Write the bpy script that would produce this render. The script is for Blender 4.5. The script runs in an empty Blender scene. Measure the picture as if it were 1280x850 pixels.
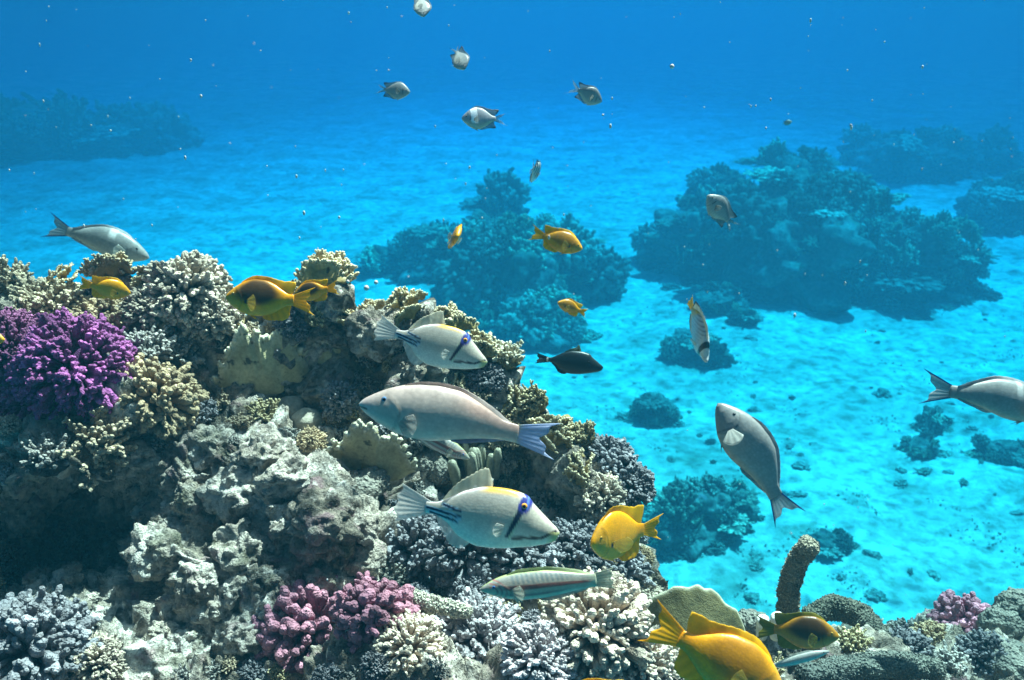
import bpy, math, random
import numpy as np
from mathutils import Vector, Matrix, Quaternion
from mathutils.bvhtree import BVHTree

random.seed(7)
RNG = np.random.default_rng(7)
SC = bpy.context.scene
COL = SC.collection

# ------------------------------------------------------------------ camera
CAM = Vector((0.0, 0.0, 5.5))
PITCH = math.radians(19.9)
FPX = 640 / math.tan(math.radians(27.5))
FWD = Vector((0, math.cos(PITCH), -math.sin(PITCH)))
UP = Vector((0, math.sin(PITCH), math.cos(PITCH)))
cam_data = bpy.data.cameras.new("camera")
cam_data.lens = 18 / math.tan(math.radians(27.5))
cam_data.clip_start = 0.05
cam_data.clip_end = 2000
cam_data.dof.use_dof = True
cam_data.dof.focus_distance = 1.7
cam_data.dof.aperture_fstop = 9.0
cam = bpy.data.objects.new("camera", cam_data)
COL.objects.link(cam)
cam.location = CAM
cam.rotation_euler = (math.pi / 2 - PITCH, 0, 0)
SC.camera = cam

# ------------------------------------------------------------------ light
SUN_DIR = Vector((0.40, 0.42, 1.15)).normalized()
SUN_EL = math.asin(SUN_DIR.z)
SUN_AZ = math.atan2(SUN_DIR.x, SUN_DIR.y)
sun_data = bpy.data.lights.new("sun", 'SUN')
sun_data.energy = 5.0
sun_data.angle = math.radians(0.5)
sun_data.color = (1.0, 0.715, 0.61)
sun = bpy.data.objects.new("sun", sun_data)
COL.objects.link(sun)
sun.rotation_euler = (-SUN_DIR).to_track_quat('-Z', 'Y').to_euler()
sun.location = (4, 4, 12)

world = bpy.data.worlds.new("World")
SC.world = world
world.use_nodes = True
wn = world.node_tree
bg = wn.nodes["Background"]
sky = wn.nodes.new("ShaderNodeTexSky")
sky.sky_type = 'NISHITA'
sky.sun_disc = False
sky.sun_elevation = SUN_EL
sky.sun_rotation = SUN_AZ
sky.ozone_density = 0.3
sky.dust_density = 3.0
wn.links.new(sky.outputs[0], bg.inputs[0])
bg.inputs[1].default_value = 0.05

SC.view_settings.view_transform = 'Standard'
SC.view_settings.look = 'None'
SC.view_settings.exposure = 2.3
SC.view_settings.gamma = 1.0
SC.render.engine = 'CYCLES'
cy = SC.cycles
cy.use_denoising = True
try:
    cy.denoiser = 'OPENIMAGEDENOISE'
except Exception:
    pass
cy.max_bounces = 6
cy.diffuse_bounces = 3
cy.glossy_bounces = 2
cy.transmission_bounces = 3
cy.transparent_max_bounces = 8
cy.volume_bounces = 1
cy.sample_clamp_indirect = 6
cy.caustics_reflective = False
cy.caustics_refractive = False
cy.use_light_tree = True


def at(px, py, d):
    """World point seen at photo pixel (px, py) at depth d metres along the view axis."""
    return CAM + FWD * d + Vector((1, 0, 0)) * ((px - 640) / FPX * d) + UP * ((425 - py) / FPX * d)


def ray_dir(px, py):
    return (at(px, py, 1.0) - CAM).normalized()


# ------------------------------------------------------------------ noise
_PERM = np.random.default_rng(11).permutation(256)
_PERM = np.concatenate([_PERM, _PERM, _PERM])
_G = np.random.default_rng(12).normal(size=(256, 3))
_G /= np.linalg.norm(_G, axis=1)[:, None]


def perlin(p):
    p = np.asarray(p, float)
    i = np.floor(p).astype(int)
    f = p - i
    i &= 255
    u = f * f * f * (f * (f * 6 - 15) + 10)
    out = 0
    for dx in (0, 1):
        for dy in (0, 1):
            for dz in (0, 1):
                h = _PERM[_PERM[_PERM[i[..., 0] + dx] + i[..., 1] + dy] + i[..., 2] + dz]
                g = _G[h]
                d = f - np.array([dx, dy, dz])
                w = (u[..., 0] if dx else 1 - u[..., 0]) * (u[..., 1] if dy else 1 - u[..., 1]) * (u[..., 2] if dz else 1 - u[..., 2])
                out = out + w * (g * d).sum(-1)
    return out * 1.6


def fbm(p, octaves=4, lac=2.1, gain=0.5):
    p = np.asarray(p, float)
    a, s, t = 1.0, 0.0, 0.0
    for k in range(octaves):
        s = s + a * perlin(p + 17.3 * k)
        p = p * lac
        a *= gain
    return s


def billow(p, octaves=3):
    p = np.asarray(p, float)
    a, s = 1.0, 0.0
    for k in range(octaves):
        s = s + a * (np.abs(perlin(p + 7.7 * k)) * 2 - 0.6)
        p = p * 2.1
        a *= 0.5
    return s


# ------------------------------------------------------------------ mesh helpers
class MB:
    """Collects vertices, faces and a per-vertex colour, built as one mesh."""
    def __init__(self):
        self.v, self.f, self.c, self.n = [], [], [], 0

    def add(self, v, f, c=None):
        v = np.asarray(v, float).reshape(-1, 3)
        self.v.append(v)
        for a in (f if isinstance(f, list) else [f]):
            a = np.asarray(a, int)
            if a.size:
                self.f.append(a + self.n)
        if c is None:
            c = np.ones((len(v), 4))
        c = np.asarray(c, float)
        if c.ndim == 1:
            c = np.tile(c, (len(v), 1))
        if c.shape[1] == 3:
            c = np.concatenate([c, np.ones((len(c), 1))], 1)
        self.c.append(c)
        self.n += len(v)

    def mesh(self, name, mat=None, smooth=True):
        v = np.concatenate(self.v)
        me = bpy.data.meshes.new(name)
        me.vertices.add(len(v))
        me.vertices.foreach_set("co", v.astype(np.float32).ravel())
        loops = np.concatenate([a.ravel() for a in self.f])
        tot = np.concatenate([np.full(len(a), a.shape[1]) for a in self.f])
        st = np.concatenate([[0], np.cumsum(tot)[:-1]])
        me.loops.add(len(loops))
        me.loops.foreach_set("vertex_index", loops.astype(np.int32))
        me.polygons.add(len(tot))
        me.polygons.foreach_set("loop_start", st.astype(np.int32))
        me.polygons.foreach_set("loop_total", tot.astype(np.int32))
        me.polygons.foreach_set("use_smooth", np.full(len(tot), smooth))
        ca = me.color_attributes.new("tint", 'FLOAT_COLOR', 'POINT')
        ca.data.foreach_set("color", np.concatenate(self.c).astype(np.float32).ravel())
        me.update(calc_edges=True)
        me.validate()
        if mat:
            me.materials.append(mat)
        return me

    def build(self, name, mat=None, parent=None, smooth=True):
        return link(name, self.mesh(name, mat, smooth), parent)


def link(name, me, parent=None):
    o = bpy.data.objects.new(name, me)
    COL.objects.link(o)
    if parent is not None:
        o.parent = parent
    return o


def empty(name, loc=(0, 0, 0)):
    o = bpy.data.objects.new(name, None)
    o.empty_display_size = 0.05
    COL.objects.link(o)
    o.location = loc
    return o


def tag(o, label=None, cat=None, group=None, kind=None):
    if label:
        o["label"] = label
    if cat:
        o["category"] = cat
    if group:
        o["group"] = group
    if kind:
        o["kind"] = kind
    return o


def grid_faces(nu, nv, wrap_u=False):
    """Quads of a grid whose vertices run v-major: index = v * nu + u."""
    us = np.arange(nu if wrap_u else nu - 1)
    vs = np.arange(nv - 1)
    U, V = np.meshgrid(us, vs)
    U2 = (U + 1) % nu
    return np.stack([V * nu + U, V * nu + U2, (V + 1) * nu + U2, (V + 1) * nu + U], -1).reshape(-1, 4)


def norm(a):
    a = np.asarray(a, float)
    return a / np.maximum(np.linalg.norm(a, axis=-1, keepdims=True), 1e-9)


# ------------------------------------------------------------------ materials
def new_mat(name):
    m = bpy.data.materials.new(name)
    m.use_nodes = True
    nt = m.node_tree
    for n in list(nt.nodes):
        if n.type not in ('BSDF_PRINCIPLED', 'OUTPUT_MATERIAL'):
            nt.nodes.remove(n)
    return m, nt, nt.nodes["Principled BSDF"], nt.nodes["Material Output"]


def N(nt, typ, **kw):
    n = nt.nodes.new(typ)
    for k, v in kw.items():
        setattr(n, k, v)
    return n


def ramp(nt, src, stops):
    r = N(nt, 'ShaderNodeValToRGB')
    els = r.color_ramp.elements
    while len(els) < len(stops):
        els.new(0.5)
    for e, (p, c) in zip(els, stops):
        e.position = p
        e.color = c if len(c) == 4 else (*c, 1)
    nt.links.new(src, r.inputs[0])
    return r.outputs[0]


def mixc(nt, fac, a, b, mode='MIX'):
    m = N(nt, 'ShaderNodeMix', data_type='RGBA', blend_type=mode)
    if isinstance(fac, (int, float)):
        m.inputs[0].default_value = fac
    else:
        nt.links.new(fac, m.inputs[0])
    for s, x in ((6, a), (7, b)):
        if isinstance(x, (tuple, list)):
            m.inputs[s].default_value = x if len(x) == 4 else (*x, 1)
        else:
            nt.links.new(x, m.inputs[s])
    return m.outputs[2]


def noise_tex(nt, vec, scale, detail=4, rough=0.55):
    n = N(nt, 'ShaderNodeTexNoise')
    n.inputs['Scale'].default_value = scale
    n.inputs['Detail'].default_value = detail
    n.inputs['Roughness'].default_value = rough
    nt.links.new(vec, n.inputs['Vector'])
    return n.outputs[0]


def bump(nt, bsdf, height, strength, dist):
    b = N(nt, 'ShaderNodeBump')
    b.inputs['Strength'].default_value = strength
    b.inputs['Distance'].default_value = dist
    nt.links.new(height, b.inputs['Height'])
    if bsdf.inputs['Normal'].is_linked:
        nt.links.new(bsdf.inputs['Normal'].links[0].from_socket, b.inputs['Normal'])
    nt.links.new(b.outputs[0], bsdf.inputs['Normal'])


# ------------------------------------------------------------------ sand, water, haze
HAZE_D = 0.26
HAZE_COL = (0.0045, 0.0335, 0.050)
HAZE_ABS = (0.0, 0.683, 0.917)
HAZE_G = 0.1
m, nt, bs, out = new_mat("haze")
nt.nodes.remove(bs)
pv = N(nt, 'ShaderNodeVolumePrincipled')
pv.inputs['Color'].default_value = (*HAZE_COL, 1)
pv.inputs['Absorption Color'].default_value = (*HAZE_ABS, 1)
pv.inputs['Density'].default_value = HAZE_D
pv.inputs['Anisotropy'].default_value = HAZE_G
nt.links.new(pv.outputs[0], out.inputs['Volume'])
M_HAZE = m


def box_mesh(name, lo, hi, mat):
    b = MB()
    x0, y0, z0 = lo
    x1, y1, z1 = hi
    v = [(x0, y0, z0), (x1, y0, z0), (x1, y1, z0), (x0, y1, z0), (x0, y0, z1), (x1, y0, z1), (x1, y1, z1), (x0, y1, z1)]
    f = [(0, 3, 2, 1), (4, 5, 6, 7), (0, 1, 5, 4), (1, 2, 6, 5), (2, 3, 7, 6), (3, 0, 4, 7)]
    b.add(v, np.array(f))
    return b.build(name, mat, smooth=False)


haze = box_mesh("haze", (-90, -30, -2.5), (90, 130, 5.85), M_HAZE)
tag(haze, "clear blue sea water filling the whole view and fading the distance", kind="stuff")


# unseen flat sheet as water surface, added to shape the light: a painted net of
# brighter and darker see-through patches, turning glossy and opaque to slanting light
m, nt, bs, out = new_mat("water_surface_gobo")
nt.nodes.remove(bs)
tc = N(nt, 'ShaderNodeTexCoord')
warp = N(nt, 'ShaderNodeTexNoise')
warp.inputs['Scale'].default_value = 1.3
warp.inputs['Detail'].default_value = 2
nt.links.new(tc.outputs['Object'], warp.inputs['Vector'])
addv = N(nt, 'ShaderNodeMix', data_type='VECTOR')
addv.inputs[0].default_value = 0.22
nt.links.new(tc.outputs['Object'], addv.inputs[4])
nt.links.new(warp.outputs['Color'], addv.inputs[5])
vor = N(nt, 'ShaderNodeTexVoronoi', feature='DISTANCE_TO_EDGE')
vor.inputs['Scale'].default_value = 3.6
nt.links.new(addv.outputs[1], vor.inputs['Vector'])
vor2 = N(nt, 'ShaderNodeTexVoronoi', feature='DISTANCE_TO_EDGE')
vor2.inputs['Scale'].default_value = 8.0
nt.links.new(addv.outputs[1], vor2.inputs['Vector'])
mul = N(nt, 'ShaderNodeMath', operation='MULTIPLY')
nt.links.new(vor.outputs['Distance'], mul.inputs[0])
nt.links.new(vor2.outputs['Distance'], mul.inputs[1])
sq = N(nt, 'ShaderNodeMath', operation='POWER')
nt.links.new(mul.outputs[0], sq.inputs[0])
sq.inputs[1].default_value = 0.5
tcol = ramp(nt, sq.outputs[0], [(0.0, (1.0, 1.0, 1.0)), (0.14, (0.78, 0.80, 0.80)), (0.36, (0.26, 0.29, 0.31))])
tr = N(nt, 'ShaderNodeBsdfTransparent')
# added dimming painted into the sheet's tint, darkening the far and outer water
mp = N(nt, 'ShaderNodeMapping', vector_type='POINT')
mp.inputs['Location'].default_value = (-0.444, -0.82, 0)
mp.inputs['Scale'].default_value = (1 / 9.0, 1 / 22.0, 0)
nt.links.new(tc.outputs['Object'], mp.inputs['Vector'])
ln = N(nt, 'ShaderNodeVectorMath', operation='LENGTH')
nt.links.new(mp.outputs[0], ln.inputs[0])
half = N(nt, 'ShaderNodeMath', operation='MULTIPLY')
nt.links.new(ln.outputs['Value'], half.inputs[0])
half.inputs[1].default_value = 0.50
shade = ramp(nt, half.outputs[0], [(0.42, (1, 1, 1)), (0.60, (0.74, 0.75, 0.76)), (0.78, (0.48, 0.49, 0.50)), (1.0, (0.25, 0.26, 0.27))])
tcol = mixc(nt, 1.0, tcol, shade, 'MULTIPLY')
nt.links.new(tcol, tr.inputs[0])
gl = N(nt, 'ShaderNodeBsdfGlossy')
gl.inputs['Color'].default_value = (0.02, 0.12, 0.30, 1)
gl.inputs['Roughness'].default_value = 0.25
lw = N(nt, 'ShaderNodeLayerWeight')
lw.inputs[0].default_value = 0.5
fac = ramp(nt, lw.outputs['Facing'], [(0.17, (0, 0, 0)), (0.26, (1, 1, 1))])  # blocks slanting sky light outside a narrow cone, lowering the fill
mx = N(nt, 'ShaderNodeMixShader')
nt.links.new(fac, mx.inputs[0])
nt.links.new(tr.outputs[0], mx.inputs[1])
nt.links.new(gl.outputs[0], mx.inputs[2])
nt.links.new(mx.outputs[0], out.inputs['Surface'])
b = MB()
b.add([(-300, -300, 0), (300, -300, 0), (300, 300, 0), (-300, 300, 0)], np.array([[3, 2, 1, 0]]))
water = b.build("water_surface_gobo", m, smooth=False)
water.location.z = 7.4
tag(water, kind="structure")

# sand floor: finely meshed where the camera looks, one sheet out to the horizon
m, nt, bs, out = new_mat("sand")
geo = N(nt, 'ShaderNodeNewGeometry')
pos = geo.outputs['Position']
n1 = noise_tex(nt, pos, 0.7, 6, 0.62)
n2 = noise_tex(nt, pos, 6.0, 6, 0.65)
n3 = noise_tex(nt, pos, 60.0, 3, 0.6)
c1 = ramp(nt, n1, [(0.36, (0.32, 0.32, 0.27)), (0.5, (0.48, 0.47, 0.42)), (0.64, (0.62, 0.60, 0.54))])
c2 = ramp(nt, n2, [(0.36, (0.42, 0.42, 0.36)), (0.52, (1, 1, 1))])
c3 = ramp(nt, n3, [(0.3, (0.78, 0.78, 0.75)), (0.6, (1, 1, 1))])
n0 = noise_tex(nt, pos, 1.6, 7, 0.68)
c0 = ramp(nt, n0, [(0.50, (1, 1, 1)), (0.60, (0.42, 0.46, 0.36))])
cc = mixc(nt, 0.6, c1, c0, 'MULTIPLY')
cc = mixc(nt, 0.75, cc, c2, 'MULTIPLY')
cc = mixc(nt, 0.6, cc, c3, 'MULTIPLY')
nt.links.new(cc, bs.inputs['Base Color'])
bs.inputs['Roughness'].default_value = 0.95
bump(nt, bs, n2, 0.8, 0.05)
bump(nt, bs, n3, 0.5, 0.01)
M_SAND = m


def sand_z(x, y):
    p = np.stack([np.asarray(x, float), np.asarray(y, float), np.zeros_like(np.asarray(x, float))], -1)
    return 0.10 * fbm(p * 0.35 + 3, 3) + 0.035 * fbm(p * 1.7, 4) + 0.012 * perlin(p * 9)


xs = np.concatenate([np.linspace(-200, -14, 25)[:-1], np.linspace(-14, 16, 420), np.linspace(16, 200, 25)[1:]])
ys = np.concatenate([np.linspace(-60, -1, 12)[:-1], np.linspace(-1, 14, 260)[:-1], np.linspace(14, 40, 160)[:-1], np.linspace(40, 260, 50)])
X, Y = np.meshgrid(xs, ys)
Z = sand_z(X, Y)
b = MB()
b.add(np.stack([X, Y, Z], -1), grid_faces(len(xs), len(ys)))
sand = b.build("sand_seabed", M_SAND)
tag(sand, kind="structure")

# ------------------------------------------------------------------ reef rock
def rbf_fit(pts, vals, smooth=1e-3):
    pts = np.asarray(pts, float)
    d = np.linalg.norm(pts[:, None] - pts[None], axis=-1)
    K = np.where(d > 0, d, 0) + smooth * np.eye(len(pts)) * -1
    A = np.concatenate([K, np.ones((len(pts), 1))], 1)
    A = np.concatenate([A, np.concatenate([np.ones((1, len(pts))), np.zeros((1, 1))], 1)], 0)
    w = np.linalg.solve(A, np.concatenate([np.asarray(vals, float), [0]]))

    def f(q):
        q = np.asarray(q, float)
        out = np.zeros(q.shape[0])
        for k in range(0, len(q), 20000):
            dd = np.linalg.norm(q[k:k + 20000, None] - pts[None], axis=-1)
            out[k:k + 20000] = dd @ w[:-1] + w[-1]
        return out
    return f


RIDGE_X = [-260, 0, 70, 120, 210, 262, 290, 330, 380, 430, 465, 500, 560, 610, 660, 700, 740, 780, 797, 806, 812, 825, 860, 920, 980, 1040, 1120, 1200, 1280, 1400, 1540]
RIDGE_Y = [350, 362, 350, 345, 342, 375, 405, 392, 365, 352, 392, 376, 412, 445, 484, 520, 565, 605, 635, 690, 735, 758, 775, 790, 806, 800, 800, 785, 765, 755, 755]
RIDGE_D = [2.35, 2.25, 2.22, 2.2, 2.18, 2.2, 2.24, 2.24, 2.18, 2.15, 2.18, 2.2, 2.2, 2.2, 2.2, 2.18, 2.15, 2.12, 2.12, 2.12, 2.10, 2.08, 2.05, 2.05, 2.1, 2.15, 2.2, 2.25, 2.3, 2.4, 2.4]
CTRL = [
    (-200, 600, 2.1), (-200, 900, 1.7),
    (20, 420, 2.10), (95, 440, 2.05), (60, 520, 1.98), (180, 500, 2.02), (120, 560, 1.93), (30, 600, 1.86), (110, 600, 1.88),
    (250, 430, 2.16), (250, 500, 2.14), (270, 545, 2.02), (330, 430, 2.17), (330, 520, 2.20), (380, 540, 2.18), (420, 470, 2.18),
    (470, 440, 2.15), (520, 480, 2.16), (600, 520, 2.16), (680, 560, 2.12), (740, 610, 2.06), (780, 660, 2.04),
    (60, 660, 2.32), (100, 700, 2.30), (150, 650, 2.16), (30, 730, 2.24), (130, 770, 1.86),
    (220, 590, 1.96), (300, 575, 1.93), (310, 545, 1.98), (230, 650, 1.94), (290, 640, 1.91), (330, 610, 1.88), (360, 640, 1.86), (420, 650, 1.86), (400, 720, 1.82),
    (200, 680, 1.87), (280, 690, 1.83), (240, 740, 1.80), (300, 750, 1.80), (340, 720, 1.82), (230, 800, 1.80), (180, 830, 1.75),
    (430, 590, 2.00), (480, 620, 2.02), (560, 600, 2.14), (640, 600, 2.20), (700, 620, 2.16), (560, 660, 2.00), (640, 680, 1.98), (720, 690, 1.98), (600, 730, 1.92), (700, 735, 1.92),
    (60, 800, 1.66), (20, 860, 1.58), (120, 860, 1.60), (320, 800, 1.78), (420, 780, 1.72), (420, 850, 1.62), (480, 770, 1.76), (560, 760, 1.82),
    (540, 820, 1.66), (620, 800, 1.70), (740, 790, 1.72), (700, 850, 1.60), (800, 820, 1.75), (790, 760, 1.92),
    (850, 830, 1.85), (900, 850, 1.80), (960, 830, 1.90), (1060, 830, 1.95), (1180, 820, 2.02), (1280, 820, 2.05), (1040, 880, 1.75), (1280, 900, 1.85), (1500, 900, 1.9),
    (0, 1000, 1.40), (300, 1000, 1.45), (600, 1000, 1.40), (900, 1000, 1.5), (1200, 1000, 1.6), (1500, 1000, 1.7),
]
cp = [(x, y) for x, y, d in CTRL] + list(zip(RIDGE_X, RIDGE_Y))
cd = [d for x, y, d in CTRL] + RIDGE_D
depth_at = rbf_fit(cp, cd, 2.0)

NU, NVV = 520, 300
ux = np.linspace(-260, 1540, NU)
ux = np.sort(np.concatenate([ux, np.linspace(790, 830, 20)]))
NU = len(ux)
ry = np.interp(ux, RIDGE_X, RIDGE_Y)
k = np.ones(5) / 5
ry = np.convolve(np.pad(ry, 2, mode='edge'), k, 'valid')
tt = np.linspace(0, 1, NVV)
PX = np.repeat(ux[None], NVV, 0)
PY = ry[None] + tt[:, None] * (1000 - ry[None])
D = depth_at(np.stack([PX.ravel(), PY.ravel()], -1)).reshape(PX.shape)
R_ = np.array([1.0, 0, 0]); U_ = np.array(UP); F_ = np.array(FWD); C_ = np.array(CAM)
front = C_ + D[..., None] * (F_ + ((PX - 640) / FPX)[..., None] * R_ + ((425 - PY) / FPX)[..., None] * U_)
ridge = front[0]
back_off = [(0.06, -0.05), (0.14, -0.10), (0.24, -0.17), (0.36, -0.27), (0.48, -0.40), (0.58, -0.55), (0.66, -0.72), (0.72, -0.9), (0.78, -1.1), (0.84, -1.35), (0.9, -1.6), (0.98, -2.1), (1.05, -2.8), (1.1, -3.6), (1.14, -4.4), (1.2, -5.9)]
bo = np.array(back_off)
nb = 70
bt = np.linspace(0, len(bo) - 1, nb)
by = np.interp(bt, range(len(bo)), bo[:, 0]); bz = np.interp(bt, range(len(bo)), bo[:, 1])
back = np.stack([ridge + np.array([0, by[i], bz[i]]) for i in range(nb)])[::-1]
bottom = front[-1]
skirt = np.stack([bottom + np.array([0, -0.05 * q, -5.5 * q]) for q in np.linspace(0.04, 1, 20)])
G = np.concatenate([back, front, skirt])
G[..., 2] = np.maximum(G[..., 2], -0.25)
# normals of the smooth sheet
du = np.gradient(G, axis=1); dv = np.gradient(G, axis=0)
nrm = norm(np.cross(dv, du))
if (nrm[nb + 100, NU // 2] @ -F_) < 0:
    nrm = -nrm
disp = 0.050 * billow(G * 3.2, 3) + 0.030 * fbm(G * 9.0, 3) + 0.016 * billow(G * 22.0 + 5, 2) + 0.013 * fbm(G * 50.0, 3) + 0.004 * perlin(G * 130.0)
side = np.stack([perlin(G * 8 + 31), perlin(G * 8 + 47), perlin(G * 8 + 59)], -1) * 0.022
fade = np.ones(G.shape[:2]); fade[-18:] *= 0.3
G2 = G + nrm * (disp * fade)[..., None] + side
rb = MB()
fcs = grid_faces(NU, G2.shape[0])[:, ::-1]
rb.add(G2, fcs)


def rock_material(name, base, pale, dark, scale=1.0, sun_patches=False):
    m, nt, bs, out = new_mat(name)
    geo = N(nt, 'ShaderNodeNewGeometry')
    pos = geo.outputs['Position']
    a = noise_tex(nt, pos, 9 * scale, 6, 0.62)
    b_ = noise_tex(nt, pos, 45 * scale, 5, 0.65)
    c_ = noise_tex(nt, pos, 190 * scale, 3, 0.6)
    col = ramp(nt, a, [(0.34, dark), (0.47, base), (0.62, pale)])
    sp = ramp(nt, b_, [(0.36, (0.22, 0.22, 0.21)), (0.5, (0.85, 0.85, 0.85)), (0.66, (1.25, 1.22, 1.15))])
    col = mixc(nt, 0.85, col, sp, 'MULTIPLY')
    # patches of rosy coralline crust and olive turf
    d_ = noise_tex(nt, pos, 14 * scale + 3, 3, 0.6)
    col = mixc(nt, ramp(nt, d_, [(0.58, (0, 0, 0)), (0.68, (0.6, 0.6, 0.6))]), col, (0.30, 0.17, 0.20), 'MIX')
    e_ = noise_tex(nt, pos, 6 * scale + 1, 4, 0.6)
    col = mixc(nt, ramp(nt, e_, [(0.55, (0, 0, 0)), (0.66, (0.6, 0.6, 0.6))]), col, (0.13, 0.13, 0.075), 'MIX')
    if sun_patches:      # white noise patches painted in for sunlit highlights
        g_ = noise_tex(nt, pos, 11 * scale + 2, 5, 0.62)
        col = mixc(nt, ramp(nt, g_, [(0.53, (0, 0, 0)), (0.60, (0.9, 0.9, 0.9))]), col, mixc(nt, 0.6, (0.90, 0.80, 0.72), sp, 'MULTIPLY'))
    nt.links.new(col, bs.inputs['Base Color'])
    bs.inputs['Roughness'].default_value = 0.92
    bs.inputs['Specular IOR Level'].default_value = 0.15
    v = N(nt, 'ShaderNodeTexVoronoi')
    v.inputs['Scale'].default_value = 70 * scale
    nt.links.new(pos, v.inputs['Vector'])
    bump(nt, bs, b_, 1.0, 0.02)
    bump(nt, bs, v.outputs['Distance'], 0.5, 0.008)
    bump(nt, bs, c_, 1.0, 0.009)
    return m


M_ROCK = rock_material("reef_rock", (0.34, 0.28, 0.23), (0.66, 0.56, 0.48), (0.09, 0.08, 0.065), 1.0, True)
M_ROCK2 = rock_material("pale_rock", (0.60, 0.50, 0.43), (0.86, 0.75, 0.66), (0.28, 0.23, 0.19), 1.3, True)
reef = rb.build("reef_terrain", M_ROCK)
tag(reef, kind="structure")
REEF_BVH = BVHTree.FromPolygons([tuple(p) for p in G2.reshape(-1, 3)], [tuple(int(i) for i in q) for q in fcs])


def cast(px, py):
    """Where the view through a photo pixel meets the reef rock, and the smooth normal there."""
    d = ray_dir(px, py)
    for off in (0, 6, 12, 20, 30, 42):
        d = ray_dir(px, py + off)
        h, n, i, dist = REEF_BVH.ray_cast(CAM, d)
        if h is not None:
            if n.dot(d) > 0:
                n = -n
            if dist < 4:
                return h, n, dist
    return at(px, py, 2.1), Vector((0, -0.5, 0.8)), 2.1


# ------------------------------------------------------------------ coral materials
def coral_material(name, cell=220.0, cell_bump=0.6, rough=0.8, spots=None, bump_d=0.004, mottled=0.5, vary=(0.8, 1.2)):
    m, nt, bs, out = new_mat(name)
    at_ = N(nt, 'ShaderNodeVertexColor', layer_name="tint")
    geo = N(nt, 'ShaderNodeNewGeometry')
    pos = geo.outputs['Position']
    n1 = noise_tex(nt, pos, 28, 5, 0.6)
    n2 = noise_tex(nt, pos, 140, 3, 0.6)
    oi = N(nt, 'ShaderNodeObjectInfo')
    hsv = N(nt, 'ShaderNodeHueSaturation')
    mr = N(nt, 'ShaderNodeMapRange')
    mr.inputs[3].default_value = vary[0]
    mr.inputs[4].default_value = vary[1]
    nt.links.new(oi.outputs['Random'], mr.inputs[0])
    nt.links.new(mr.outputs[0], hsv.inputs['Value'])
    nt.links.new(at_.outputs['Color'], hsv.inputs['Color'])
    c = mixc(nt, mottled, hsv.outputs[0], ramp(nt, n1, [(0.33, (0.45, 0.45, 0.45)), (0.5, (0.95, 0.95, 0.95)), (0.68, (1.35, 1.32, 1.25))]), 'MULTIPLY')
    c = mixc(nt, 0.5, c, ramp(nt, n2, [(0.35, (0.6, 0.6, 0.6)), (0.6, (1.15, 1.15, 1.15))]), 'MULTIPLY')
    if spots:
        s = noise_tex(nt, pos, 34, 3, 0.5)
        c = mixc(nt, ramp(nt, s, [(0.62, (0, 0, 0)), (0.68, (0.85, 0.85, 0.85))]), c, spots)
    nt.links.new(c, bs.inputs['Base Color'])
    bs.inputs['Roughness'].default_value = rough
    bs.inputs['Specular IOR Level'].default_value = 0.25
    v = N(nt, 'ShaderNodeTexVoronoi')
    v.inputs['Scale'].default_value = cell
    nt.links.new(pos, v.inputs['Vector'])
    bump(nt, bs, v.outputs['Distance'], cell_bump, bump_d)
    bump(nt, bs, n2, 0.4, 0.004)
    return m


M_CORAL = coral_material("knobbly_coral", 260, 0.7)
M_FIRE = coral_material("fire_coral", 420, 0.35, spots=(0.035, 0.04, 0.03), bump_d=0.002)
M_SMOOTH = coral_material("smooth_coral", 520, 0.5, bump_d=0.0015)
M_FARCORAL = coral_material("weathered_coral", 60, 0.6, vary=(0.35, 1.7), bump_d=0.02)
M_SPONGE = coral_material("rough_sponge", 150, 0.9, rough=0.95, bump_d=0.008)


# ------------------------------------------------------------------ coral shapes
def capsules(mb, P0, P1, r0, r1, c0, c1, segs=8, lump=0.25, lump_f=9.0, tip_pow=1.6, prof=None):
    """A batch of round-tipped fingers from P0 to P1 (unit-size colony space)."""
    P0 = np.asarray(P0, float); P1 = np.asarray(P1, float)
    K = len(P0)
    r0 = np.broadcast_to(r0, (K,)); r1 = np.broadcast_to(r1, (K,))
    ax = P1 - P0
    L = np.linalg.norm(ax, axis=1, keepdims=True)
    a = ax / np.maximum(L, 1e-6)
    ref = np.where(np.abs(a[:, 2:3]) > 0.9, np.array([[1.0, 0, 0]]), np.array([[0, 0, 1.0]]))
    e1 = norm(np.cross(a, ref)); e2 = np.cross(a, e1)
    ts = np.array([0, 0.3, 0.55, 0.75, 0.88, 0.96, 1.0]) if prof is None else prof[0]
    rs = np.array([1, 1, 1, 1, 0.88, 0.58, 0.12]) if prof is None else prof[1]
    th = np.linspace(0, 2 * np.pi, segs, endpoint=False)
    nr = len(ts)
    rad = (r0[:, None] + (r1 - r0)[:, None] * ts[None]) * rs[None]
    ctr = P0[:, None] + ax[:, None] * ts[None, :, None]
    ring = e1[:, None] * np.cos(th)[None, :, None] + e2[:, None] * np.sin(th)[None, :, None]
    V = ctr[:, :, None] + rad[:, :, None, None] * ring[:, None]
    if lump:
        nz = perlin(V * lump_f + 3.1)
        V = V + ring[:, None] * (nz * lump)[..., None] * rad[:, :, None, None] * 1.3 + a[:, None, None] * (nz * lump * 0.5)[..., None] * rad[:, :, None, None]
    f = grid_faces(segs, nr, True)[:, ::-1]
    F = (f[None] + (np.arange(K) * nr * segs)[:, None, None]).reshape(-1, 4)
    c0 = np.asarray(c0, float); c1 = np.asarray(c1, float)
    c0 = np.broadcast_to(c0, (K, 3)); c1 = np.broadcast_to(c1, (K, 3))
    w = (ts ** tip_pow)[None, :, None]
    Cc = c0[:, None] * (1 - w) + c1[:, None] * w  # paler tips: partly own pigment, partly sunlit brightness painted in
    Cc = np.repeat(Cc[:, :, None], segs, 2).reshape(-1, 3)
    mb.add(V.reshape(-1, 3), F, Cc)


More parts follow.
